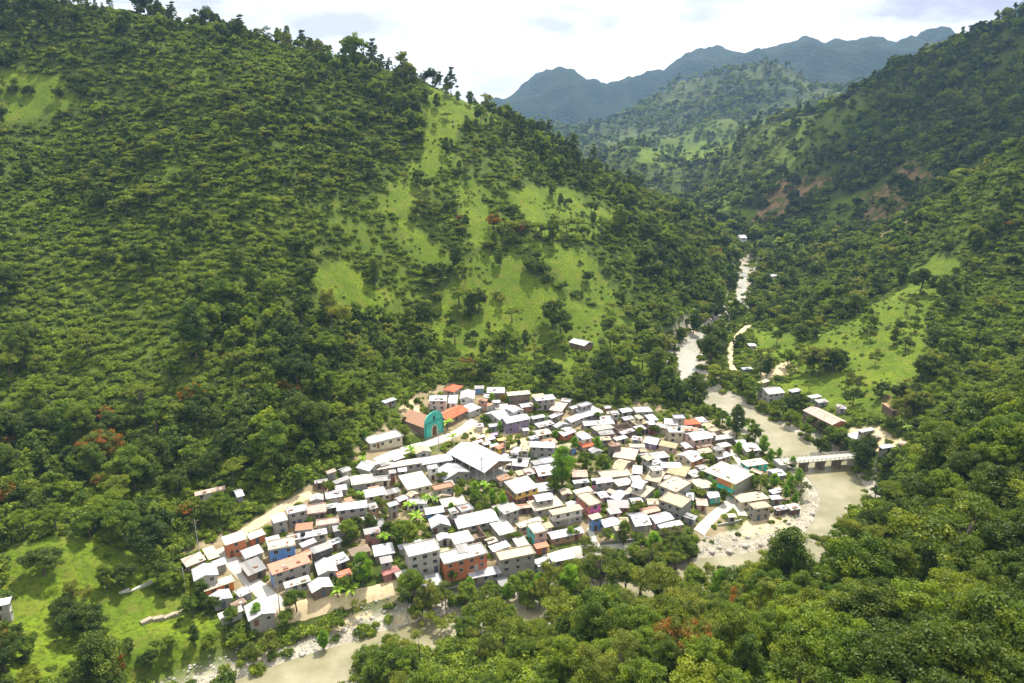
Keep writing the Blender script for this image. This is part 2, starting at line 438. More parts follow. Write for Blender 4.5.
# ---------------------------------------------------------------- camera, sun, sky
cam = bpy.data.cameras.new('camera'); co = bpy.data.objects.new('camera', cam); COL.objects.link(co)
cam.lens = 24.0; cam.sensor_width = 36.0; cam.clip_end = 30000; cam.clip_start = 1
co.location = (0, 0, CAMZ); co.rotation_euler = (math.pi / 2 - TH, 0, 0)
scene.camera = co
SUN_EL, SUN_AZ = R(63), R(24)       # azimuth from +Y towards +X
sl = bpy.data.lights.new('sun', 'SUN'); so = bpy.data.objects.new('sun', sl); COL.objects.link(so)
sl.energy = 5.0; sl.angle = R(.5); sl.color = (1, .95, .86)
so.rotation_euler = (math.pi / 2 - SUN_EL, 0, math.pi - SUN_AZ)
w = bpy.data.worlds.new('World'); scene.world = w; w.use_nodes = True
s = NB(w.node_tree); w.node_tree.nodes.clear()
sky = s.n('ShaderNodeTexSky', sky_type='NISHITA', sun_disc=False, sun_elevation=SUN_EL, sun_rotation=SUN_AZ, altitude=800)
bg1 = s.n('ShaderNodeBackground'); bg1.inputs[1].default_value = .09; s.l(sky.outputs[0], bg1.inputs[0])
tc = s.n('ShaderNodeTexCoord')
mp = s.n('ShaderNodeMapping'); mp.inputs['Scale'].default_value = (1, 1, 3.2); s.l(tc.outputs['Generated'], mp.inputs[0])
c1 = s.noise(mp.outputs[0], 2.2, 7, .6)
c2 = s.noise(mp.outputs[0], 4.6, 6, .55)
ccol = s.mix(s.ramp(c2, .60, .72), (1.0, 1.0, 1.0), (.62, .62, .70))
for (du, dv, wd, st) in ((330, 22, .16, .75), (215, 8, .10, .6), (490, 84, .10, .6), (965, 8, .17, .95), (1010, 2, .12, .8), (690, 22, .05, .4), (700, -90, .3, .5)):
    dr = ray(du, dv); dr = dr / np.linalg.norm(dr); dr = dr * (1, 1, 3.2)
    dm = s.n('ShaderNodeVectorMath', operation='DISTANCE'); s.l(mp.outputs[0], dm.inputs[0]); dm.inputs[1].default_value = tuple(dr)
    fo = s.math('ADD', s.math('SUBTRACT', 1.0, s.math('DIVIDE', dm.outputs['Value'], wd)), s.math('MULTIPLY', s.math('SUBTRACT', s.noise(mp.outputs[0], 9, 6, .6), .5), 2.4))
    ccol = s.mix(s.math('MULTIPLY', s.ramp(fo, .0, .9), st), ccol, (.46, .45, .55))
bg2 = s.n('ShaderNodeBackground'); bg2.inputs[1].default_value = 1.0; s.l(ccol, bg2.inputs[0])
mx = s.n('ShaderNodeMixShader'); s.l(s.ramp(c1, .24, .40), mx.inputs[0]); s.l(bg1.outputs[0], mx.inputs[1]); s.l(bg2.outputs[0], mx.inputs[2])
ow = s.n('ShaderNodeOutputWorld'); s.l(mx.outputs[0], ow.inputs[0])
vs = scene.view_settings; vs.view_transform = 'Standard'; vs.look = 'None'; vs.exposure = 0.62; vs.gamma = 1; vs.use_curve_mapping = False
scene.cycles.max_bounces = 6; scene.cycles.diffuse_bounces = 3; scene.cycles.transmission_bounces = 4; scene.cycles.volume_bounces = 0
scene.cycles.use_denoising = True
# ---------------------------------------------------------------- buildings
WALLC = dict(g=((.29, .275, .25), 'grey block'), l=((.47, .45, .41), 'pale grey'), w=((.74, .72, .67), 'white'), c=((.62, .54, .38), 'cream'),
             b=((.40, .19, .11), 'brick'), n=((.20, .14, .10), 'brown'), o=((.78, .22, .025), 'orange'), B=((.08, .27, .66), 'blue'), t=((.03, .52, .43), 'teal'),
             p=((.78, .12, .42), 'pink'), y=((.85, .55, .06), 'yellow'), G=((.10, .46, .20), 'green'), u=((.23, .17, .33), 'purple'), k=((.60, .42, .38), 'pale pink'),
             d=((.09, .08, .075), 'dark'), m=((.36, .12, .11), 'maroon'), r=((.62, .20, .12), 'red'), a=((.45, .36, .26), 'tan'), s=((.52, .16, .06), 'orange brick'))
ROOFC = dict(W=((.45, .45, .47), 'white tin'), V=((.31, .30, .29), 'weathered pale tin'), T=((.43, .35, .24), 'tan slab'), O=((.64, .115, .04), 'orange'),
             R=((.40, .22, .13), 'rusty tin'), G=((.33, .33, .34), 'grey'), P=((.50, .35, .29), 'dusty pink'), C=((.55, .49, .37), 'cream slab'),
             Y=((.70, .70, .33), 'pale yellow'), L=((.62, .60, .70), 'lilac grey tin'), M=((.35, .13, .12), 'maroon'), E=((.40, .34, .20), 'olive tan'),
             X=((.50, .48, .43), 'white slab'), N=((.24, .17, .12), 'brown'), K=((.55, .63, .66), 'blue grey tin'))
_mc = {}
def mat_wall(code):
    if ('w', code) in _mc: return _mc['w', code]
    c = WALLC[code][0]
    m, nt = newmat(WALLC[code][1].replace(' ', '_') + '_wall'); s = NB(nt)
    pos = s.n('ShaderNodeNewGeometry').outputs['Position']
    oi = s.n('ShaderNodeObjectInfo').outputs['Random']
    n1 = s.noise(pos, .7, 6, .65); n2 = s.noise(pos, 4, 4)
    dk = tuple(x * .62 for x in c)
    col = s.mix(s.ramp(n1, .45, .75), c, dk)
    col = s.mix(s.math('MULTIPLY', s.ramp(n2, .55, .8), .45), col, (.16, .13, .10))
    col = s.mix(s.math('MULTIPLY', oi, .25), col, (.42, .36, .28))
    if code in 'gbs':
        br = s.n('ShaderNodeTexBrick'); br.inputs['Scale'].default_value = 1.0
        br.inputs['Brick Width'].default_value = .42; br.inputs['Row Height'].default_value = .22; br.inputs['Mortar Size'].default_value = .018
        mp = s.n('ShaderNodeMapping'); mp.inputs['Rotation'].default_value = (math.pi / 2, 0, 0)
        tc = s.n('ShaderNodeTexCoord'); s.l(tc.outputs['Object'], mp.inputs[0]); s.l(mp.outputs[0], br.inputs[0])
        col = s.mix(s.math('MULTIPLY', br.outputs['Fac'], .5), col, tuple(min(1, x * 1.5 + .05) for x in c))
    s.bsdf(col, .9, bump=n2, bstr=.2, bdist=.03)
    _mc['w', code] = m; return m
def mat_roof(code):
    if ('r', code) in _mc: return _mc['r', code]
    c, nm = ROOFC[code]
    tin = 'tin' in nm
    m, nt = newmat(nm.replace(' ', '_') + '_roof'); s = NB(nt)
    pos = s.n('ShaderNodeNewGeometry').outputs['Position']
    tone = s.n('ShaderNodeVertexColor', layer_name='tone'); sp = s.n('ShaderNodeSeparateColor'); s.l(tone.outputs[0], sp.inputs[0])
    oi = s.n('ShaderNodeObjectInfo').outputs['Random']
    n1 = s.noise(pos, .55, 6, .65); n2 = s.noise(pos, 2.6, 5, .6)
    if tin:
        col = s.mix(s.math('MULTIPLY', sp.outputs[0], .8), c, tuple(x * .45 for x in c))
        rust = s.math('MULTIPLY', s.ramp(n1, .54, .72), s.math('ADD', s.math('MULTIPLY', sp.outputs[1], .7), .12))
        col = s.mix(rust, col, (.36, .19, .10))
        col = s.mix(s.math('MULTIPLY', s.ramp(n2, .6, .8), .25), col, (.30, .28, .25))
        tc = s.n('ShaderNodeTexCoord'); wv = s.n('ShaderNodeTexWave'); wv.bands_direction = 'X'; wv.inputs['Scale'].default_value = 1.6
        s.l(tc.outputs['Object'], wv.inputs[0])
        s.bsdf(col, .45, metal=.0, bump=wv.outputs['Fac'], bstr=.35, bdist=.05, spec=.5)
    else:
        col = s.mix(s.ramp(n1, .4, .7), c, tuple(x * .60 for x in c))
        col = s.mix(s.math('MULTIPLY', s.ramp(n2, .52, .75), .55), col, (.22, .19, .14))
        col = s.mix(s.math('MULTIPLY', sp.outputs[0], .25), col, (.72, .66, .55))
        s.bsdf(col, .9, bump=n2, bstr=.3, bdist=.05)
    _mc['r', code] = m; return m
def mat_plain(name, c, rough=.7, metal=0, vary=.35):
    if name in _mc: return _mc[name]
    m, nt = newmat(name); s = NB(nt)
    pos = s.n('ShaderNodeNewGeometry').outputs['Position']
    n = s.noise(pos, 1.3, 5, .6)
    s.bsdf(s.mix(s.math('MULTIPLY', s.ramp(n, .4, .7), vary), c, tuple(x * .45 for x in c)), rough, metal, bump=n, bstr=.15, bdist=.03)
    _mc[name] = m; return m
GLASS = mat_plain('window_glass', (.025, .03, .035), .15)
FRAME = mat_plain('window_frame', (.42, .40, .36), .6)
DOORS = [mat_plain('door_' + n, c, .6) for n, c in (('brown', (.16, .08, .04)), ('dull_blue', (.10, .13, .18)), ('grey', (.25, .25, .25)), ('white', (.45, .44, .4)), ('dark', (.05, .045, .04)), ('rust', (.2, .1, .06)))]
CONC = mat_plain('concrete', (.40, .385, .35), .9)
WOODM = mat_plain('weathered_wood', (.20, .15, .10), .9)
TANKM = mat_plain('black_plastic', (.03, .032, .036), .5)
METAL = mat_plain('galvanised_steel', (.45, .45, .45), .5)

class MB:
    """collects polygons; build() links them as one mesh object"""
    def __init__(s): s.v = []; s.f = []; s.mi = []; s.tone = []
    def poly(s, pts, mi=0, tone=(0, 0)):
        k = len(s.v); s.v += [tuple(p) for p in pts]; s.f.append(tuple(range(k, k + len(pts)))); s.mi.append(mi); s.tone.append(tone)
    def box(s, x0, x1, y0, y1, z0, z1, mi=0, tone=(0, 0)):
        a = [(x0, y0), (x1, y0), (x1, y1), (x0, y1)]
        s.poly([(x, y, z0) for x, y in a[::-1]], mi, tone); s.poly([(x, y, z1) for x, y in a], mi, tone)
        for i in range(4):
            (xa, ya), (xb, yb) = a[i], a[(i + 1) % 4]
            s.poly([(xa, ya, z0), (xb, yb, z0), (xb, yb, z1), (xa, ya, z1)], mi, tone)
    def slab(s, P, th, mi=0, tone=(0, 0)):
        """P: 4 top corners counter-clockwise; thickness downwards"""
        Q = [(p[0], p[1], p[2] - th) for p in P]
        s.poly(P, mi, tone); s.poly(Q[::-1], mi, tone)
        n = len(P)
        for i in range(n):
            j = (i + 1) % n; s.poly([Q[i], Q[j], P[j], P[i]], mi, tone)
    def tube(s, p, q, r0, r1, n=6, mi=0):
        p = np.array(p, float); q = np.array(q, float); d = q - p; L = np.linalg.norm(d) + 1e-9; d /= L
        a = np.cross(d, (0, 0, 1) if abs(d[2]) < .9 else (1, 0, 0)); a /= np.linalg.norm(a); b = np.cross(d, a)
        A = [p + r0 * (math.cos(t) * a + math.sin(t) * b) for t in [2 * math.pi * i / n for i in range(n)]]
        Bq = [q + r1 * (math.cos(t) * a + math.sin(t) * b) for t in [2 * math.pi * i / n for i in range(n)]]
        for i in range(n):
            j = (i + 1) % n; s.poly([A[i], A[j], Bq[j], Bq[i]], mi)
        s.poly(A[::-1], mi); s.poly(Bq, mi)
    def build(s, name, mats, parent=None, tone=False):
        me = bpy.data.meshes.new(name)
        me.from_pydata(s.v, [], s.f)
        me.polygons.foreach_set('material_index', s.mi)
        for m in (mats if isinstance(mats, (list, tuple)) else [mats]): me.materials.append(m)
        if tone:
            c = np.zeros((len(me.loops), 4), np.float32); c[:, 3] = 1; k = 0
            for f, t in zip(s.f, s.tone):
                c[k:k + len(f), 0] = t[0]; c[k:k + len(f), 1] = t[1]; k += len(f)
            set_attr(me, 'tone', 'FLOAT_COLOR', 'CORNER', c, 'color')
        me.update(); return link(name, me, parent)

def roof_sheet(mb, A, B, C, D, th, tin, hr):
    """A-B eave, D-C ridge; split into sheets of their own tone when it is tin"""
    L = math.dist(A, B)
    n = max(2, int(L / 1.1)) if tin else 1
    old = hr.random() ** 1.5 if tin else hr.random()
    for i in range(n):
        t0, t1 = i / n, (i + 1) / n
        l = lambda P, Q, t: tuple(P[k] + (Q[k] - P[k]) * t for k in range(3))
        mb.slab([l(A, B, t0), l(A, B, t1), l(D, C, t1), l(D, C, t0)], th, 0, (min(1, hr.random() * (.25 + old)), 1.0 if hr.random() < .10 + old * .3 else hr.random() * .25) if tin else (old, 0))

def window(par, x, y, z, ang, w=1.15, h=1.05, me_cache={}):
    key = (round(w, 1), round(h, 1))
    if key not in me_cache:
        f = MB(); t = .09
        f.box(-w / 2 - t, -w / 2, -.10, .02, -h / 2 - t, h / 2 + t); f.box(w / 2, w / 2 + t, -.10, .02, -h / 2 - t, h / 2 + t)
        f.box(-w / 2, w / 2, -.095, .02, h / 2, h / 2 + t); f.box(-w / 2, w / 2, -.14, .02, -h / 2 - t, -h / 2)
        f.box(-.03, .03, -.07, .02, -h / 2, h / 2)
        o1 = f.build('window', FRAME, par)
        g = MB(); g.box(-w / 2, w / 2, -.05, -.01, -h / 2, h / 2); o2 = g.build('pane', GLASS, o1)
        me_cache[key] = (o1.data, o2.data)
        o = o1
    else:
        o = link('window', me_cache[key][0], par); link('pane', me_cache[key][1], o)
    o.location = (x, y, z); o.rotation_euler = (0, 0, ang)
    return o
def door(par, x, y, ang, hr, w=1.0, h=2.05):
    d = MB(); d.box(-w / 2, w / 2, -.07, .02, 0, h); d.box(-w / 2 - .09, -w / 2, -.10, .02, 0, h + .09); d.box(w / 2, w / 2 + .09, -.10, .02, 0, h + .09)
    d.box(-w / 2, w / 2, -.10, .02, h, h + .09)
    o = d.build('door', hr.choice(DOORS), par); o.location = (x, y, 0); o.rotation_euler = (0, 0, ang); return o

HOUSES = []      # dicts: root, u, v, label parts
GRID = None
def place(A, B, C, h):
    mu = (A[0] + B[0]) / 2 + C[0] / 2; mv = (A[1] + B[1]) / 2 + C[1] / 2
    gx, gy, gz = (float(q[0]) for q in unproject(mu, mv, h))
    a = np.array(on_plane(A[0], A[1], gz + h)); b = np.array(on_plane(B[0], B[1], gz + h)); c = np.array(on_plane(A[0] + C[0], A[1] + C[1], gz + h))
    ab = b - a; L = float(np.hypot(*ab)); d = ab / L; p = np.array([-d[1], d[0]])
    W = float((c - a) @ p); sk = float((c - a) @ d)
    cen = (a + b) / 2 + p * W / 2 + d * (sk * .5)
    return cen, gz, L, max(W, 2.2), math.atan2(d[1], d[0]), mu, mv

def make_house(A, B, C, st, kind, roof, wall, opts='', name='house', label=None, cat='house'):
    """A, B: the two ends of the near eave; C: offset to the far eave"""
    hr = random.Random(int(A[0] * 131 + A[1] * 7 + st * 3))
    H = st * 2.45 + .1
    cen, gz, L, W, ang, mu, mv = place(A, B, C, H)
    W = min(W, L * 2.6); W = max(W, 2.6); L = max(L, 2.6)
    root = empty(name, (cen[0], cen[1], gz), ang)
    root['category'] = cat
    ov = .45 if kind in ('gp', 'gf', 'hp', 'sh') else .0
    x0, x1, y0, y1 = -L / 2 + ov, L / 2 - ov, -W / 2 + ov, W / 2 - ov
    o = dict(k.split('=') if '=' in k else (k, 1) for k in opts.split()) if opts else {}
    f, lft, rgt = o.get('f', wall), o.get('l', wall), o.get('r', wall)
    lo = o.get('lo')         # colour of the lower storey
    mats = [mat_wall(q) for q in (f, rgt, wall, lft)]
    mb = MB()
    pitch = float(o.get('pt', .30))
    if kind == 'gp': rise = (W / 2) * pitch; ax = 'x'
    elif kind == 'gf': rise = (L / 2) * pitch; ax = 'y'
    elif kind == 'hp': rise = (min(W, L) / 2) * .42
    elif kind == 'sh': rise = W * .10
    else: rise = 0
    zb = -2.5
    open_ = 'open' in o
    if not open_:
        k = ov / (W / 2) if kind == 'gp' else ov / (L / 2)
        dz = rise * k
        z_e = H + dz - .10
        apex = H + rise - .10
        cs = [(x0, y0), (x1, y0), (x1, y1), (x0, y1)]
        for i in range(4):
            (xa, ya), (xb, yb) = cs[i], cs[(i + 1) % 4]
            if kind == 'sh':
                za = H - .1 + (ya - y0) / (y1 - y0) * rise * .9; zc = H - .1 + (yb - y0) / (y1 - y0) * rise * .9
                mb.poly([(xa, ya, zb), (xb, yb, zb), (xb, yb, zc), (xa, ya, za)], i)
            elif (kind == 'gp' and i in (1, 3)) or (kind == 'gf' and i in (0, 2)):
                mb.poly([(xa, ya, zb), (xb, yb, zb), (xb, yb, z_e), ((xa + xb) / 2, (ya + yb) / 2, apex), (xa, ya, z_e)], i)
            else:
                ztop = z_e if kind in ('gp', 'gf') else (H + .12 if kind == 'hp' else H)
                mb.poly([(xa, ya, zb), (xb, yb, zb), (xb, yb, ztop), (xa, ya, ztop)], i)
        mb.poly([(x0, y0, zb), (x0, y1, zb), (x1, y1, zb), (x1, y0, zb)], 0)
        if kind == 'no':       # roofless shell: inner faces
            t = .2
            ci = [(x0 + t, y0 + t), (x1 - t, y0 + t), (x1 - t, y1 - t), (x0 + t, y1 - t)]
            for i in range(4):
                j = (i + 1) % 4
                mb.poly([(*ci[j], 0), (*ci[i], 0), (*ci[i], H), (*ci[j], H)], i)
                mb.poly([(*cs[i], H), (*cs[j], H), (*ci[j], H), (*ci[i], H)], i)
            mb.poly([(*c, 0.1) for c in ci], 0)
        if st >= 2 and kind != 'no':
            z = 2.5
            mb.box(x0 - .09, x1 + .09, y0 - .09, y1 + .09, z - .1, z + .12, 0)
        mb.build('wall', mats, root)
        if lo:
            lb = MB(); zt = 2.38
            lb.box(x0 - .03, x1 + .03, y0 - .03, y1 + .03, zb, zt); lb.build('lower_wall', mat_wall(lo), root)
    else:
        pm = MB()
        nx = max(2, int(L / 4) + 1); ny = max(2, int(W / 4) + 1)
        for i in range(nx):
            for j in range(ny):
                if 0 < i < nx - 1 and 0 < j < ny - 1: continue
                x = x0 + (x1 - x0) * i / (nx - 1); y = y0 + (y1 - y0) * j / (ny - 1)
                q = MB(); q.box(x - .13, x + .13, y - .13, y + .13, zb, H); q.build('post', mat_wall('l'), root)
        q = MB(); q.box(x0, x1, y1 - .15, y1, zb, H * .8); q.build('back_wall', mat_wall(wall), root)
        q = MB(); q.box(x0 - .3, x1 + .3, y0 - .3, y1 + .3, zb, .12); q.build('floor_slab', CONC, root)
        if kind == 'gf':
            q = MB(); zr = rise * (1 - ov / (L / 2))
            q.slab([(x0, y0 + .05, H - .1), (x1, y0 + .05, H - .1), (0, y0 + .05, H + zr - .15)], .0) if False else q.poly([(x0, y0, H - .6), (x1, y0, H - .6), (x1, y0, H - .1), (0, y0, H + rise - .2), (x0, y0, H - .1)])
            q.poly([(x0, y0 + .06, H - .6), (x0, y0 + .06, H - .1), (0, y0 + .06, H + rise - .2), (x1, y0 + .06, H - .1), (x1, y0 + .06, H - .6)])
            q.build('gable_panel', mat_wall(wall), root)
    # roof
    rm = MB(); th = .09; tin = 'tin' in ROOFC[roof][1]
    X0, X1, Y0, Y1 = -L / 2, L / 2, -W / 2, W / 2
    if kind == 'gp':
        roof_sheet(rm, (X0, Y0, H), (X1, Y0, H), (X1, 0, H + rise), (X0, 0, H + rise), th, tin, hr)
        roof_sheet(rm, (X1, Y1, H), (X0, Y1, H), (X0, 0, H + rise), (X1, 0, H + rise), th, tin, hr)
        rm.box(X0, X1, -.18, .18, H + rise - .03, H + rise + .05, 0, (.3, .2))
    elif kind == 'gf':
        roof_sheet(rm, (X0, Y1, H), (X0, Y0, H), (0, Y0, H + rise), (0, Y1, H + rise), th, tin, hr)
        roof_sheet(rm, (X1, Y0, H), (X1, Y1, H), (0, Y1, H + rise), (0, Y0, H + rise), th, tin, hr)
        rm.box(-.18, .18, Y0, Y1, H + rise - .03, H + rise + .05, 0, (.3, .2))
    elif kind == 'sh':
        roof_sheet(rm, (X0, Y0, H), (X1, Y0, H), (X1, Y1, H + rise), (X0, Y1, H + rise), th, tin, hr)
    elif kind == 'hp':
        if L >= W: r1, r2 = (X0 + W / 2, 0, H + rise), (X1 - W / 2, 0, H + rise)
        else: r1, r2 = (0, Y0 + L / 2, H + rise), (0, Y1 - L / 2, H + rise)
        a, b, c, d = (X0, Y0, H), (X1, Y0, H), (X1, Y1, H), (X0, Y1, H)
        if L >= W: fs = [[a, b, r2, r1], [c, d, r1, r2], [b, c, r2], [d, a, r1]]
        else: fs = [[a, b, r1], [b, c, r2, r1], [c, d, r2], [d, a, r1, r2]]
        for q in fs: rm.poly(q, 0, (.2, 0))
        rm.poly([d, c, b, a], 0)
    elif kind == 'fl':
        e = .35 if 'noedge' not in o else .05
        rm.box(X0 - e, X1 + e, Y0 - e, Y1 + e, H, H + .16, 0, (hr.random(), 0))
        if hr.random() < .45:          # low parapet
            t = .14; hh = .35
            for bx in ((X0 - e, X1 + e, Y0 - e, Y0 - e + t), (X0 - e, X1 + e, Y1 + e - t, Y1 + e), (X0 - e, X0 - e + t, Y0 - e + t, Y1 + e - t), (X1 + e - t, X1 + e, Y0 - e + t, Y1 + e - t)):
                rm.box(*bx, H + .16, H + .16 + hh, 0, (.3, 0))
    if kind != 'no':
        rm.build('roof', mat_roof(roof), root, tone=True)
    if kind == 'fl' and hr.random() < .6 and 'noedge' not in o:
        for sx in (X0 + .2, X1 - .2) + ((0,) if L > 7 else ()):
            for sy in (Y0 + .2, Y1 - .2):
                sb = MB(); sb.box(sx - .12, sx + .12, sy - .12, sy + .12, H + .16, H + .75); sb.build('column_stub', CONC, root)
    if kind in ('fl', 'sh', 'gp') and hr.random() < .35 and 'noedge' not in o:      # sheets, blocks and boards left on the roof
        zt = H + (.17 if kind == 'fl' else .03)
        for _ in range(hr.randint(2, 4)):
            a, b = hr.uniform(X0 * .7, X1 * .7), hr.uniform(Y0 * .7, Y0 * .15) if kind != 'fl' else hr.uniform(Y0 * .7, Y1 * .7)
            zz = zt + (0 if kind == 'fl' else (b - Y0) * (rise / (W / 2) if kind == 'gp' else .1))
            w1, w2 = hr.uniform(.2, .8), hr.uniform(.2, .5)
            q = MB(); q.box(a - w1, a + w1, b - w2, b + w2, zz - .05, zz + hr.uniform(.1, .35))
            q.build('loose_board', hr.choice([WOODM, CONC, mat_plain('rust_scrap', (.28, .13, .07)), DOORS[2]]), root)
    # openings
    if not open_:
        dl = hr.uniform(x0 + 1, x1 - 1) if x1 - x0 > 2.4 else 0
        if 'nodoor' not in o: door(root, dl, y0, 0, hr)
        for s_ in range(st):
            zc = s_ * 2.5 + 1.5
            off = .03 if (lo and s_ == 0) else 0
            n = max(1, int((x1 - x0) / 2.9)) if 'nowin' not in o else 0
            for i in range(n):
                x = x0 + (x1 - x0) * (i + .5) / n
                if s_ == 0 and abs(x - dl) < 1.35: continue
                window(root, x, y0 - off, zc, 0, 1.3 if hr.random() < .4 else 1.0, 1.1)
            n = max(1, int((y1 - y0) / 3.6)) if 'nowin' not in o else 0
            for i in range(n):
                y = y0 + (y1 - y0) * (i + .5) / n
                if mu > 480: window(root, x0 - off, y, zc, -math.pi / 2, 1.0, 1.1)
                else: window(root, x1 + off, y, zc, math.pi / 2, 1.0, 1.1)
    sw = {1: '', 2: 'two storey ', 3: 'three storey '}[st]
    HOUSES.append(dict(root=root, u=mu, v=mv, cen=cen, gz=gz, L=L, W=W, ang=ang, H=H, rise=rise, label=label,
                       desc=f"{WALLC[wall][1]} {sw}{'shell without a roof' if kind == 'no' else ('shed' if name == 'shed' else 'house') + ' under ' + ROOFC[roof][1] + ' roof'}"))
    if label: root['label'] = label
    return HOUSES[-1]

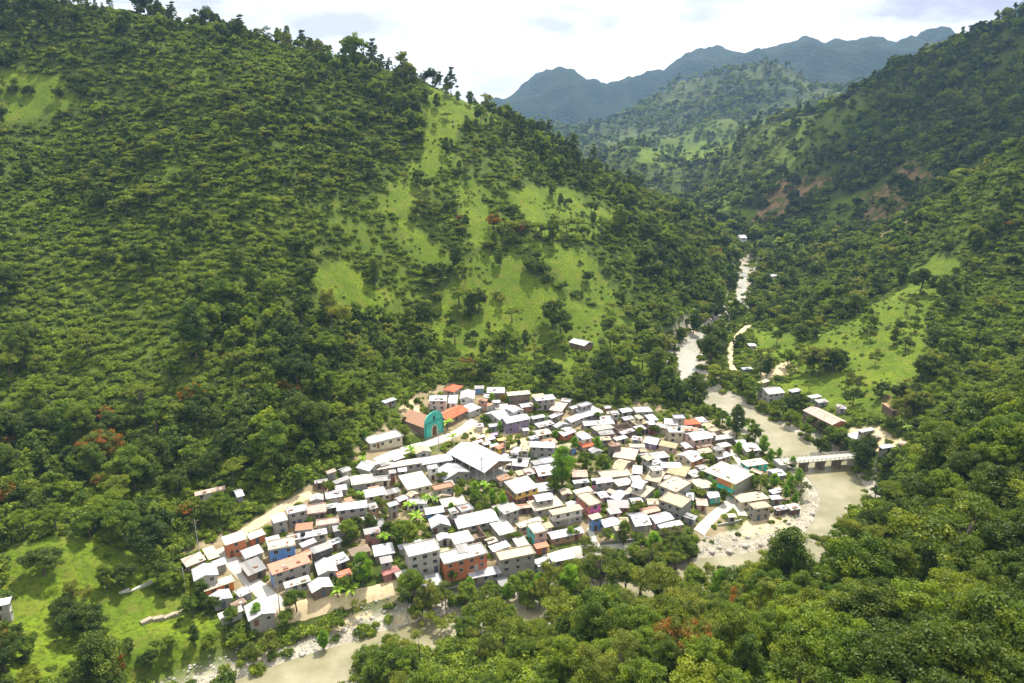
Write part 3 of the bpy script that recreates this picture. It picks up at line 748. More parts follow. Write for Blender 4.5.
TXT = """
443 423 465 412 -6 -9 1 gp O n | name=parish_hall lab=brown hall with a long red roof beside the teal church
431 401 449 401 -3 -6 2 gp W l | lab=pale grey two storey house under white roof, behind the red roofed hall
450 404 459 404 -2 -10 1 gp K w
449 391 461 393 -4 -8 1 hp O a | lab=tan house with a bright orange tile roof above the red roofed hall
460 399 475 399 0 -8 1 gf W w
468 413 480 408 -7 -5 1 sh W l
372 444 404 436 -10 -5 1 fl X c | name=schoolhouse lab=long cream single storey building with stained white slab roof left of the church
383 404 395 400 0 -3 1 sh W g
488 393 506 393 -2 -6 1 gp W n
507 396 530 394 -1 -4 2 gp C n l=u | lab=brown two storey house with cream roof and purple end wall
536 401 556 399 -3 -4 2 sh W g | lab=grey block two storey house with thin white roof at the edge of the woods
520 408 533 406 -1 -4 1 gp W b
505 424 529 419 -4 -6 2 gp W u | lab=long purple grey two storey house with white roof behind the market ground
497 421 512 415 -11 -8 1 gp W l
510 414 521 411 -2 -7 2 gf W l
495 409 508 408 0 -4 1 fl C c
550 410 563 412 4 -7 1 sh P n
548 420 560 415 2 -5 1 gp W n
568 424 590 415 -2 -6 1 gp W l
578 415 595 410 1 -5 1 sh W g
562 437 575 432 -8 -6 1 gp W s
537 428 553 424 -1 -4 1 sh W g
530 440 538 438 -1 -3 1 sh W B | lab=small blue walled shed under white tin by the market ground
528 447 554 448 3 -6 2 gp W g | lab=wide grey block two storey house with white roof beside the tall village tree
505 465 527 467 5 -9 1 gp V l open name=market_shed lab=open sided white roofed shed joined to the big market hall
445 480 472 472 -12 -9 1 gf W g | lab=white roofed house with a wide dark gable left of the big market hall
421 465 453 460 -3 -7 1 gp W g | lab=long grey block house with white roof behind the big market hall
375 470 420 463 2 -5 1 fl C g | lab=very long grey block house with flat cream roof left of the big market hall
367 473 379 465 -9 -7 1 gf W g
380 467 390 464 -1 -3 1 sh V g
393 461 404 457 -1 -2 1 sh W n
407 490 430 485 -7 -14 1 fl X c
353 485 374 482 -3 -8 1 fl C g
327 499 344 496 -4 -7 1 gp W a
338 491 350 489 -6 -4 1 sh W g
365 498 386 494 -2 -8 2 gp W c
338 511 369 507 -3 -6 2 sh W g | lab=long grey block two storey house with white roof at the left edge of the blocks
334 484 349 478 0 -2 1 sh V l
345 503 353 501 -1 -4 1 sh R m name=shed
380 497 399 492 1 -5 1 sh V a
389 507 399 504 -2 -3 2 sh W g
425 515 444 512 -1 -7 1 gp W B | lab=white tin roofed house with blue and white front wall
430 529 450 526 -1 -10 1 gf W g pt=.45
436 542 449 539 1 -7 1 gf W l
411 557 441 550 -8 -10 3 fl X l | lab=tall pale grey three storey house with two rows of windows and a roof room
443 565 485 554 -2 -11 2 fl X s | lab=wide orange brick house with a big flat white roof right of the three storey house
452 545 470 541 1 -11 1 fl X w
458 529 499 520 -7 -12 1 gp W g | lab=wide white tin roofed house in the middle of the village
444 507 466 503 -4 -7 1 fl C k
471 540 486 536 -9 -13 1 no T n nowin nodoor lab=roofless brown brick shell with grass growing inside
501 535 516 531 -14 -14 1 fl X g
493 552 511 546 -5 -5 1 sh K g | lab=low grey house under a blue grey tin roof
535 534 547 531 -8 -9 2 fl C k l=t | lab=narrow two storey house with cream slab roof and teal side wall
519 528 541 521 -1 -4 1 fl C a
500 561 534 554 -3 -8 2 fl T g | lab=long grey concrete two storey house with tan and orange stained slab roof
535 549 548 546 0 -4 1 sh O s | lab=small bright orange brick house between slab roofs
549 540 582 533 0 -8 1 gp W b | lab=long white tin roof over brick posts right of the orange brick house
551 563 574 558 -2 -8 1 sh W g
535 568 547 564 1 -8 1 sh W l
554 515 583 509 -5 -4 2 fl T w lo=g | lab=white walled two storey house with three dark windows and tan roof
535 511 563 505 -7 -9 1 fl C g
535 502 553 499 -1 -7 2 gp L g
516 494 540 487 -13 -10 2 sh W y lo=m l=n | lab=yellow fronted two storey house with a square white roof
535 477 556 474 0 -11 1 gp W m
572 477 588 477 -1 -7 1 gp P n
573 484 589 482 0 -3 1 sh W g
590 454 601 452 0 -5 1 gf W l
580 448 593 446 -1 -7 1 hp O a | lab=small orange tile roofed house half hidden among garden trees
582 418 601 413 -2 -5 1 gp W g
600 420 616 419 -2 -4 1 gp W g
580 426 611 424 5 -5 1 gp W g
595 431 612 428 -2 -4 1 fl C g
622 421 632 419 0 -4 1 gp W n
636 413 652 412 -3 -5 1 fl X l | lab=pale grey house with flat white roof at the top right of the village
648 421 657 420 -2 -5 1 sh L u
663 424 677 425 2 -6 1 gp W s
668 433 682 433 0 -6 2 fl X c | lab=cream two storey house with white flat roof left of the orange tile house
621 435 634 431 -1 -3 1 sh W n
615 441 627 438 -1 -3 1 sh W g
642 442 656 445 7 -6 1 gp W u | lab=purple walled house under a tilted white tin roof
616 431 632 428 -2 -6 1 no T n nowin
634 426 646 424 -1 -5 1 fl E n
636 431 645 429 -1 -4 1 sh L g
683 425 700 424 -2 -5 1 hp O b | lab=brick house with an orange tile roof at the upper right of the village
691 441 711 438 -5 -8 2 gp W k
710 433 718 431 -1 -4 1 fl T a
725 436 734 434 -1 -4 1 fl T a
711 441 732 438 0 -4 1 sh G d
614 457 635 460 3 -10 1 fl P a | lab=wide tan house with a dusty pink flat roof in the dense quarter
610 468 622 471 11 -9 1 gp E a
630 473 640 474 5 -8 1 gp W g
600 479 629 476 1 -7 1 fl T g
590 485 610 482 5 -6 2 sh W g l=p | lab=grey two storey house with white roof and magenta left wall
642 479 656 482 12 -9 1 fl T g
652 471 661 470 -1 -4 2 fl X w nodoor
646 467 662 463 -2 -4 1 sh W l
661 468 682 468 -2 -6 1 gp W l
665 473 683 477 9 -9 1 fl E a
630 486 641 489 8 -7 2 gp L l | lab=small square pale grey house with windows on top of tan slabs
625 491 643 497 12 -8 1 fl T g
657 485 674 492 19 -8 2 fl T g | lab=large grey house with broad tan slab roof in the dense quarter
659 500 681 508 11 -8 2 fl T g | lab=grey house with tan slab roof and dark ground floor openings
611 498 621 502 8 -9 1 gp W g
629 504 641 503 2 -6 1 gp W d
606 508 628 508 3 -7 1 sh V b
591 506 602 503 -15 -10 2 fl T p l=s | lab=pink fronted two storey house with brick side and tan roof
603 528 620 524 -4 -8 1 gp W g
608 515 620 513 0 -6 1 sh V k
632 527 649 525 -3 -14 1 gp W g
641 515 659 511 -2 -6 1 gp R b
655 524 674 519 -8 -8 1 gp W k
657 529 681 525 2 -5 1 sh W k
690 463 703 458 -12 -9 1 gp W o l=c | lab=white roofed house with orange front wall below the orange tile house
704 471 735 484 18 -9 2 fl C G r=g | lab=large green and orange two storey house with wide cream roof by the junction
690 478 699 476 0 -7 1 fl X w
696 489 711 487 -2 -9 1 fl T a
707 499 719 497 -2 -7 1 gp W u f=t
684 499 692 500 4 -7 1 gp K t
737 503 764 499 1 -8 1 fl T c | lab=cream house with tan slab roof beside the white road junction
745 452 760 450 -8 -8 1 gp W c
744 467 764 464 0 -6 1 fl C t
774 477 785 475 -6 -7 1 gp K g
770 494 781 491 1 -3 1 sh L g name=shed
770 500 781 499 0 -4 1 sh W g name=shed
775 511 786 509 0 -4 1 sh W d name=shed
788 511 799 509 0 -6 1 sh X d name=shed
716 460 730 456 -1 -5 1 sh W k
720 448 729 446 -1 -4 1 fl X m
696 448 712 446 -1 -4 1 sh N r
227 545 249 538 -8 -6 2 sh C s | lab=orange brick two storey house with pale roof at the left end of the village
250 540 266 534 -4 -5 1 sh C s | lab=low orange brick house joined to the taller orange brick house
209 560 220 556 -7 -9 1 sh Y n | lab=shelter under a pale yellow sheet left of the orange brick house
245 559 264 552 -5 -7 1 sh W l
185 568 205 560 -3 -8 1 sh P n
196 581 221 574 -7 -11 2 gf W l | lab=pale grey gabled house with white roof behind the orange painted house
213 568 228 563 -4 -5 1 sh W g
206 591 234 581 -4 -5 1 fl C o | lab=orange painted low house between two white gables
215 604 235 597 -8 -8 1 gf W g
233 609 246 602 -2 -5 1 sh N k
219 619 243 610 -1 -4 1 sh X l
251 621 279 612 -10 -14 1 gf W g | lab=large white gabled house at the near left corner of the village
251 575 270 567 -15 -8 1 sh V n
275 574 314 561 -11 -7 2 sh O g l=B | lab=long grey house with bright red roof and blue end wall
273 550 298 545 -8 -7 2 fl C n f=B | lab=blue and brown two storey house with cream roof behind the red roof
290 541 330 533 -6 -5 1 gp W l | lab=long white roofed house above the red roofed blue house
333 532 352 528 -1 -6 1 sh W g
301 548 316 542 -1 -4 1 sh W k
317 576 337 571 -2 -14 1 gf W l
336 565 351 559 -9 -6 1 sh W n
284 589 310 581 0 -6 1 sh X l
313 593 335 586 -7 -9 1 gf W n
337 579 351 574 0 -6 1 sh O n | lab=small hut under an orange sheet beside a leafy garden
350 557 370 551 -1 -8 1 hp N n | lab=small brown thatched hut between white roofs
373 557 394 553 0 -10 1 sh W n
381 577 398 571 1 -7 1 hp M m | lab=small maroon roofed hut left of the three storey house
396 577 408 573 -1 -3 1 sh V a name=shed
399 550 409 547 -1 -4 1 sh W g
421 589 442 584 -1 -11 1 sh W g | lab=low white roofed house on the river wall below the three storey house
470 579 502 573 -3 -7 1 sh W g | lab=low white roofed house on the river bank below the wide brick house
-10 608 14 603 -6 -5 2 sh W l | lab=small grey house cut by the left edge of the photo
195 496 226 489 -1 -3 1 sh P l | lab=long low roof showing pink through the trees at left
236 498 243 496 -2 -8 1 gp W g | lab=small white roof alone among the trees at left
572 343 588 347 3 -5 1 gp W n | lab=lone white roofed house on the green hillside
765 395 782 393 -4 -7 2 gp V l | lab=pale grey house with worn roof across the river
752 387 769 381 -1 -2 1 sh C a
790 393 800 391 0 -3 1 sh W d
809 399 820 397 0 -3 1 sh W g
816 403 827 402 0 -3 1 sh V g
804 411 834 426 13 -4 1 gp P n r=r nodoor | name=warehouse lab=long warehouse with dusty pink roof and a red end wall across the bridge
849 441 864 437 -2 -6 1 sh W w | lab=white roofed shelter at the far end of the bridge
893 412 882 404 4 -2 1 sh R n
860 433 874 430 -1 -3 1 sh W g
836 408 846 409 1 -3 1 sh V g
880 449 892 447 0 -3 1 sh W l
898 444 906 446 2 -3 1 sh P n
868 439 880 436 0 -2 1 sh P a
738 238 745 238 0 -2 1 gp W w | lab=tiny white house far up the valley
768 277 776 276 0 -2 1 gp W w | lab=small white roof beside the river far upstream
748 346 756 346 0 -2 1 sh W g
742 370 752 369 0 -2 1 sh W g
"""
for line in TXT.strip().split('\n'):
    a, _, b = line.partition('|')
    if 'lab=' in a: a, _, l2 = a.partition('lab='); b = 'lab=' + l2
    p = a.split()
    lab = None; nm = 'house'
    op = [q for q in p[9:] if not q.startswith('name=')]
    for q in p[9:]:
        if q.startswith('name='): nm = q[5:]
    b = b.strip()
    if 'lab=' in b: b, _, lab = b.partition('lab=')
    for q in b.split():
        if q.startswith('name='): nm = q[5:]
    n6 = [float(q) for q in p[:6]]
    make_house((n6[0], n6[1]), (n6[2], n6[3]), (n6[4], n6[5]), int(p[6]), p[7], p[8] if p[7] != 'xx' else 'W', p[9] if len(p) > 9 else 'g', ' '.join(op[1:]) , nm, lab,
               {'parish_hall': 'hall', 'schoolhouse': 'school', 'market_shed': 'shed', 'warehouse': 'warehouse', 'shed': 'shed'}.get(nm, 'house'))
# ---------------------------------------------------------------- church
def church():
    A, B, C = (425, 439), (443, 431), (-24, -17)
    gx, gy, gz = (float(q[0]) for q in unproject(434, 435, 0))
    a = np.array(on_plane(*A, gz)); b = np.array(on_plane(*B, gz))
    ab = b - a; Wd = float(np.hypot(*ab)); d = ab / Wd; p = np.array([-d[1], d[0]])
    Ln = 15.0; H = 11.0
    root = empty('church', ((a + b)[0] / 2, (a + b)[1] / 2, gz), math.atan2(d[1], d[0]))
    tag(root, 'small church with a tall arched teal front and a rusty and white tin nave roof', 'church')
    hw_ = Wd / 2
    # arched front with a doorway
    out = []
    hs = H * .60
    for i in range(15):
        t = math.pi * i / 14
        out.append((hw_ * math.cos(t), hs + (H - hs) * math.sin(t)))
    arch = [(1.3 * math.cos(math.pi * i / 8), 3.2 + 1.3 * math.sin(math.pi * i / 8)) for i in range(9)]
    mb = MB()
    for y, fl in ((-.30, 1), (.25, 0)):
        pts = [(hw_, -1.5)] + out + [(-hw_, -1.5), (-1.3, -1.5)] + arch[::-1] + [(1.3, -1.5)]
        P = [(x, y, z) for x, z in pts]
        mb.poly(P[::-1] if fl else P)
    ring = [(hw_, -1.5)] + out + [(-hw_, -1.5)]
    for (x1, z1), (x2, z2) in zip(ring[:-1], ring[1:]): mb.poly([(x1, -.3, z1), (x2, -.3, z2), (x2, .25, z2), (x1, .25, z1)])
    mb.build('front_wall', mat_wall('t'), root)
    # pale surround of the doorway, door set back, window over it
    mb = MB()
    for k in range(8):
        (x1, z1), (x2, z2) = arch[k], arch[k + 1]
        o1 = (x1 * 1.38, 3.2 + (z1 - 3.2) * 1.38); o2 = (x2 * 1.38, 3.2 + (z2 - 3.2) * 1.38)
        mb.poly([(x1, -.38, z1), (x2, -.38, z2), (o2[0], -.38, o2[1]), (o1[0], -.38, o1[1])][::-1])
    for sx in (-1, 1): mb.box(min(sx * 1.3, sx * 1.8), max(sx * 1.3, sx * 1.8), -.38, -.32, 0, 3.2)
    mb.build('door_surround', mat_wall('c'), root)
    mb = MB(); mb.box(-1.3, 1.3, .0, .1, 0, 4.6); mb.build('door', DOORS[0], root)
    mb = MB(); mb.box(-.7, .7, -.36, -.31, 7.1, 9.1); f = mb.build('window', mat_plain('deep_teal_trim', (.02, .25, .22)), root)
    mb = MB(); mb.box(-.5, .5, -.40, -.37, 7.3, 8.9); mb.build('pane', GLASS, f)
    TRIM = mat_plain('deep_teal_trim', (.02, .25, .22))
    for sx in (-1, 1):
        mb = MB(); mb.box(sx * (hw_ - .35) - .3, sx * (hw_ - .35) + .3, -.44, -.302, -1.5, hs - .1); mb.build('pilaster', TRIM, root)
    mb = MB(); mb.box(-hw_, hw_, -.50, -.303, hs - .098, hs + .2); mb.build('cornice', TRIM, root)
    # nave
    mb = MB(); x = hw_ - .5; zr = 8.2; ze = 5.2
    cs = [(-x, .25), (x, .25), (x, Ln), (-x, Ln)]
    mb.poly([(x, .25, -2), (x, Ln, -2), (x, Ln, ze), (x, .25, ze)]); mb.poly([(-x, Ln, -2), (-x, .25, -2), (-x, .25, ze), (-x, Ln, ze)])
    mb.poly([(x, Ln, -2), (-x, Ln, -2), (-x, Ln, ze), (0, Ln, zr - .1), (x, Ln, ze)])
    mb.build('nave_wall', mat_wall('n'), root)
    rm = MB(); hr = random.Random(4)
    roof_sheet(rm, (-x - .5, Ln + .4, ze - .2), (-x - .5, .26, ze - .2), (0, .26, zr), (0, Ln + .4, zr), .09, True, hr)
    roof_sheet(rm, (x + .5, .26, ze - .2), (x + .5, Ln + .4, ze - .2), (0, Ln + .4, zr), (0, .26, zr), .09, True, hr)
    rm.build('roof', mat_roof('R'), root, tone=True)
    mb = MB(); mb.box(-.07, .07, -.1, .04, H, H + 1.7); mb.box(-.5, .5, -.1, .04, H + 1.0, H + 1.14); mb.build('cross', CONC, root)
    HOUSES.append(dict(root=root, u=432, v=425, cen=(a + b) / 2 + p * Ln / 2, gz=gz, L=Wd, W=Ln, ang=math.atan2(d[1], d[0]), H=H, rise=0, label=root['label'], desc='church'))
church()
for h in HOUSES:
    if h['label'] and h['label'].startswith('large green and orange'):
        rt, L, Wd = h['root'], h['L'], h['W']
        for nm, x0, x1, z0, z1, c, pr in (('painted_panel', -.05, .36, 2.62, 4.8, 'o', .12), ('painted_panel', .37, .47, 0, 4.8, 'y', .12)):
            q = MB(); q.box(x0 * L, x1 * L, -Wd / 2 - pr, -Wd / 2 - .02, z0, z1); q.build(nm, mat_wall(c), rt)['label'] = ('orange' if c == 'o' else 'yellow') + ' painted panel'
        q = MB(); q.slab([(-.05 * L, -Wd / 2 - 1.9, 1.9), (.5 * L, -Wd / 2 - 1.9, 1.9), (.5 * L, -Wd / 2 - .13, 2.4), (-.05 * L, -Wd / 2 - .13, 2.4)], .1); q.build('awning', mat_plain('teal_sheet', (.03, .36, .30)), rt)['label'] = 'teal awning'
make_house((482, 474), (511, 462), (-33, -22), 2, 'gf', 'W', 'n', 'open pt=.34', 'market_hall', 'largest white roof in the village, a tall open sided market hall', 'market hall')
make_house((496, 450), (505, 447), (0, -4), 1, 'sh', 'O', 'y', '', 'shack', 'small yellow shack with an orange roof beside the market ground', 'shack')

# ---------------------------------------------------------------- crowded quarter: small roofs between the ones placed above
def foot(h, m=0.0):
    c, s_ = math.cos(h['ang']), math.sin(h['ang'])
    a, b = h['L'] / 2 + m, h['W'] / 2 + m
    return [(h['cen'][0] + x * c - y * s_, h['cen'][1] + x * s_ + y * c) for x, y in ((-a, -b), (a, -b), (a, b), (-a, b))]
def sep(P, Q):
    for A_, B_ in ((P, Q), (Q, P)):
        for i in range(2):
            ex, ey = A_[i + 1][0] - A_[i][0], A_[i + 1][1] - A_[i][1]
            pa = [x * ex + y * ey for x, y in A_]; pb = [x * ex + y * ey for x, y in B_]
            if max(pa) < min(pb) or max(pb) < min(pa): return True
    return False
ROADS = [('street', [(222, 548), (232, 562), (250, 580), (268, 596), (282, 608)], 5.2, 'conc'),
         ('dirt_road', [(278, 615), (310, 608), (350, 599), (385, 589), (408, 582)], 4.6, 'sand'),
         ('street', [(546, 562), (560, 556), (585, 551), (612, 549), (640, 546)], 5.0, 'conc'),
         ('lane', [(597, 549), (593, 538), (590, 528)], 2.6, 'conc'),
         ('street', [(699, 533), (704, 526), (716, 514), (728, 505), (731, 495), (722, 486), (716, 483)], 4.4, 'conc'),
         ('lane', [(732, 502), (740, 510), (743, 516)], 4.0, 'conc'),
         ('street', [(376, 462), (402, 451), (430, 443), (447, 437), (462, 430), (474, 420)], 5.0, 'conc'),
         ('lane', [(724, 446), (733, 453), (740, 463), (747, 472)], 3.0, 'conc'),
         ('dirt_road', [(238, 535), (262, 521), (288, 504), (312, 494)], 4.2, 'sand'),
         ('dirt_road', [(735, 372), (730, 362), (731, 348), (738, 335), (749, 325)], 4.2, 'sand'),
         ('dirt_road', [(849, 456), (864, 450), (884, 448), (908, 443)], 5.0, 'sand')]
GARDENS = [[(400, 500), (440, 508), (425, 540), (380, 548), (375, 515)], [(455, 478), (505, 478), (520, 505), (470, 510), (440, 495)], [(555, 455), (580, 452), (592, 470), (590, 490), (550, 492)],
           [(340, 575), (378, 560), (382, 590), (330, 600)], [(560, 440), (612, 440), (610, 470), (590, 472)], 
           [(465, 424), (530, 430), (528, 446), (465, 450)], [(745, 475), (800, 470), (800, 505), (760, 500)], [(640, 432), (668, 430), (668, 442), (640, 440)],
           [(335, 525), (372, 525), (368, 545), (335, 550)], [(425, 440), (470, 425), (470, 445), (430, 455)], [(260, 590), (330, 595), (300, 615)]]
RPTS = []
for nm, pts, wd, kd in ROADS:
    for i in range(len(pts) - 1):
        for t in np.linspace(0, 1, 7): RPTS.append((pts[i][0] + (pts[i + 1][0] - pts[i][0]) * t, pts[i][1] + (pts[i + 1][1] - pts[i][1]) * t, wd))
RPTS = np.array(RPTS)
_rx, _ry, _ = unproject(RPTS[:, 0], RPTS[:, 1])
FEET = [foot(h, .15) for h in HOUSES]
cand = []
hr = random.Random(8)
INF = [(330, 470), (405, 440), (470, 385), (600, 405), (705, 420), (745, 440), (770, 480), (765, 505), (690, 530), (560, 545), (500, 585), (410, 585), (330, 590), (215, 600), (185, 560), (240, 535), (300, 505)]
for _ in range(7000):
    u = hr.uniform(185, 790); v = hr.uniform(384, 600)
    if in_poly(INF, u, v) and not any(in_poly(g, u, v) for g in GARDENS): cand.append((u, v))
cx, cy, _z = unproject([c[0] for c in cand], [c[1] for c in cand], 2.4)
n_inf = 0
for (u, v), x, y in zip(cand, cx, cy):
    if n_inf >= 175: break
    L, Wd = (hr.uniform(3.6, 8.0), hr.uniform(3.0, 5.8)) if n_inf < 70 else (hr.uniform(2.8, 5.0), hr.uniform(2.6, 4.0))
    nb = min(HOUSES, key=lambda h: math.hypot(h['cen'][0] - x, h['cen'][1] - y))
    if math.hypot(nb['cen'][0] - x, nb['cen'][1] - y) > 22: continue
    h = dict(cen=(x, y), L=L, W=Wd, ang=nb['ang'] + hr.gauss(0, .12))
    if np.min(np.hypot(_rx - x, _ry - y) - RPTS[:, 2] * .5) < max(L, Wd) * .5 + .2: continue
    fp = foot(h, -.1)
    if not all(sep(fp, q) for q in FEET): continue
    c, s_ = math.cos(h['ang']), math.sin(h['ang'])
    a = [(x - L / 2 * c + Wd / 2 * s_, y - L / 2 * s_ - Wd / 2 * c), (x + L / 2 * c + Wd / 2 * s_, y + L / 2 * s_ - Wd / 2 * c), (x - L / 2 * c - Wd / 2 * s_, y - L / 2 * s_ + Wd / 2 * c)]
    gz = float(height(np.array([x]), np.array([y]))[0])
    pu, pv, _d = project([q[0] for q in a], [q[1] for q in a], [gz + 2.4] * 3)
    two = hr.random() < .24
    make_house((pu[0], pv[0]), (pu[1], pv[1]), (pu[2] - pu[0], pv[2] - pv[0]), 2 if two else 1, hr.choice(['sh', 'sh', 'gp', 'gp', 'gf', 'fl']) if not two else hr.choice(['fl', 'sh']),
               hr.choice('WWWWVVVVCTTRRLPGE') , hr.choice('ggggllcawnbdkmB'), '')
    if HOUSES[-1]['root'].name and n_inf >= 0:
        k = HOUSES[-1]
        if 'tin' not in k['desc'] and False: pass
    FEET.append(foot(HOUSES[-1], .15)); n_inf += 1
print('infill', n_inf, 'houses', len(HOUSES))

# ---------------------------------------------------------------- streets draped on the ground
def mat_road(kd):
    k = ('road', kd)
    if k in _mc: return _mc[k]
    m, nt = newmat('road_' + kd); s = NB(nt)
    pos = s.n('ShaderNodeNewGeometry').outputs['Position']
    n1 = s.noise(pos, .5, 6, .65); n2 = s.noise(pos, 4, 4)
    c = dict(conc=((.50, .475, .42), (.38, .35, .29)), sand=((.60, .48, .29), (.42, .32, .18)))[kd]
    col = s.mix(s.ramp(n1, .4, .7), *c); col = s.mix(s.math('MULTIPLY', s.ramp(n2, .55, .8), .5), col, (.28, .24, .17))
    s.bsdf(col, .9, bump=n2, bstr=.2, bdist=.05); _mc[k] = m; return m
for nm, pts, wd, kd in ROADS:
    px, py, pz = unproject([p[0] for p in pts], [p[1] for p in pts])
    P = spline(np.stack([px, py], 1), 10)
    t = np.gradient(P, axis=0); t /= np.linalg.norm(t, axis=1)[:, None]; n = np.stack([-t[:, 1], t[:, 0]], 1)
    jit = 1 + (.22 if kd == 'sand' else .05) * (fbm(P[:, 0] * 3, P[:, 1] * 3, 9, 2) - .5) * 2
    V = []
    nc = 7
    for k in range(nc):
        q = P + n * (wd * jit * (k / (nc - 1) - .5))[:, None]
        V.append(np.stack([q[:, 0], q[:, 1], height(q[:, 0], q[:, 1]) + (.16 if 0 < k < nc - 1 else -.1)], 1))
    V = np.stack(V, 1).reshape(-1, 3)
    iq = np.arange(len(V)).reshape(-1, nc)
    q = np.stack([iq[:-1, :-1], iq[:-1, 1:], iq[1:, 1:], iq[1:, :-1]], -1).reshape(-1, 4)
    # face up
    a_, b_, c_ = V[q[0, 0]], V[q[0, 1]], V[q[0, 2]]
    if np.cross(b_ - a_, c_ - a_)[2] < 0: q = q[:, ::-1]
    tag(link(nm, mesh_np(nm, V, q, mat_road(kd), smooth=True)), kind='structure')

# ---------------------------------------------------------------- bridge
def bridge():
    z = -.4
    a = np.array(on_plane(783, 461, z)); b = np.array(on_plane(853, 455.5, z))
    d = b - a; L = float(np.hypot(*d)); d /= L; cen = (a + b) / 2
    root = empty('bridge', (cen[0], cen[1], z), math.atan2(d[1], d[0]))
    tag(root, 'pale concrete road bridge on dark piers crossing the river', 'bridge')
    h = L / 2
    mb = MB(); mb.box(-h, h, -2.6, 2.6, -.25, 0); mb.build('deck', mat_plain('pale_deck', (.42, .40, .33)), root)
    for sy in (-1.6, 1.6):
        mb = MB(); mb.box(-h, h, sy - .25, sy + .25, -.8, -.252); mb.build('girder', CONC, root)
    for sy in (-2.5, 2.5):
        mb = MB(); mb.box(-h, h, sy - .07, sy + .07, .85, 1.0); mb.box(-h, h, sy - .05, sy + .05, .45, .55)
        n = 16
        for i in range(n + 1):
            x = -h + .1 + (2 * h - .2) * i / n; mb.box(x - .09, x + .09, sy - .09, sy + .09, .002, 1.05)
        mb.build('railing', mat_plain('pale_railing', (.40, .38, .31)), root)
    for u in (804, 820.5, 837):
        x = ((u - 783) / 70 - .5) * L
        mb = MB(); mb.box(x - .7, x + .7, -2.3, 2.3, -8, -1.302); mb.box(x - 1.0, x + 1.0, -2.5, 2.5, -1.3, -.802); mb.build('pier', mat_plain('dark_pier', (.17, .15, .12)), root)
    for sx in (-1, 1):
        mb = MB(); x = sx * (h - .2); mb.box(min(x, x + sx * 3), max(x, x + sx * 3), -3, 3, -6, -.255); mb.build('abutment', CONC, root)
bridge()

# ---------------------------------------------------------------- market stalls, tanks, poles, walls, boulders
TARP = {n: mat_plain('tarp_' + n, c, .6, vary=.15) for n, c in dict(white=(.78, .77, .76), lilac=(.55, .48, .68), green=(.45, .66, .52), pink=(.70, .45, .45), violet=(.35, .26, .50), orange=(.66, .38, .12)).items()}
for u, v, cn, L, Wd, lb in [(473, 443, 'white', 3.6, 2.6, 'market stall under a white tarp, leftmost on the market ground'), (479, 441, 'pink', 3.2, 2.4, 'market stall under a pink tarp, front row of the market ground'),
                            (486, 443, 'white', 3.6, 2.6, 'market stall under a white tarp between pink and green tarps'), (494, 445, 'green', 3.8, 2.8, 'market stall under a pale green tarp'),
                            (481, 436, 'white', 3.4, 2.4, 'market stall under a white tarp, left one of the back row'), (490, 438, 'lilac', 4.2, 3.0, 'market stall under a lilac tarp in the middle of the market ground'),
                            (494, 434, 'violet', 3.2, 2.4, 'market stall under a dark violet tarp, farthest at the back'), (501, 439, 'orange', 4.2, 2.6, 'market stall under an orange brown tarp beside the utility pole')]:
    x, y, z = (float(q[0]) for q in unproject(u, v, 2.0))
    root = empty('market_stall', (x, y, z), R(28) + rnd.uniform(-.2, .2)); tag(root, lb, 'market stall', 'tarp stalls on the market ground')
    mb = MB(); n = 5
    g = lambda i, j: ((i / n - .5) * L, (j / n - .5) * Wd, 2.0 + .55 * (1 - abs(2 * j / n - 1)) - .12 * math.sin(math.pi * i / n))
    for i in range(n):
        for j in range(n): mb.slab([g(i, j), g(i + 1, j), g(i + 1, j + 1), g(i, j + 1)], .03)
    mb.build('tarp', TARP[cn], root)
    for sx in (-1, 1):
        for sy in (-1, 1):
            mb = MB(); mb.tube((sx * (L / 2 - .1), sy * (Wd / 2 - .1), -.3), (sx * (L / 2 - .1), sy * (Wd / 2 - .1), 2.02), .05, .05); mb.build('pole', WOODM, root)
    mb = MB(); mb.box(-L * .4, L * .4, -Wd * .3, Wd * .1, .7, .8); mb.box(-L * .38, -L * .33, -Wd * .28, Wd * .08, -.2, .7); mb.box(L * .33, L * .38, -Wd * .28, Wd * .08, -.2, .7); mb.build('counter', WOODM, root)

def tank(u, v, h, lab, r=.75):
    hs = min(HOUSES, key=lambda q: math.hypot(q['u'] - u, q['v'] - v))
    z = hs['gz'] + hs['H'] + .12 + (hs['rise'] * .5 if hs['rise'] > 0 else 0)
    x, y = on_plane(u, v, z)
    root = empty('water_tank', (float(x), float(y), z)); tag(root, lab, 'water tank', 'black roof tanks')
    mb = MB()
    for k, (za, zb_, ra, rb_) in enumerate([(-.2, .5, r, r), (.5, .58, r * 1.05, r * 1.05), (.58, 1.05, r, r), (1.05, 1.13, r * 1.05, r * 1.05), (1.13, 1.35, r, r * .6)]): mb.tube((0, 0, za), (0, 0, zb_), ra, rb_, 12)
    mb.build('tank_body', TANKM, root)
    mb = MB(); mb.tube((0, 0, 1.352), (0, 0, 1.5), r * .35, r * .33, 10); mb.build('lid', TANKM, root)
tank(520, 461, 0, 'black water tank on the shed roof joined to the market hall', .95)
tank(679, 430, 0, 'black water tank on the cream house left of the orange tile house')
tank(594, 484, 0, 'black water tank on the roof of the magenta sided house')
tank(434, 539, 0, 'black water tank on top of the three storey house')
tank(303, 535, 0, 'black water tank on the long white roof above the blue house')
tank(737, 474, 0, 'black water tank on the green and orange house')

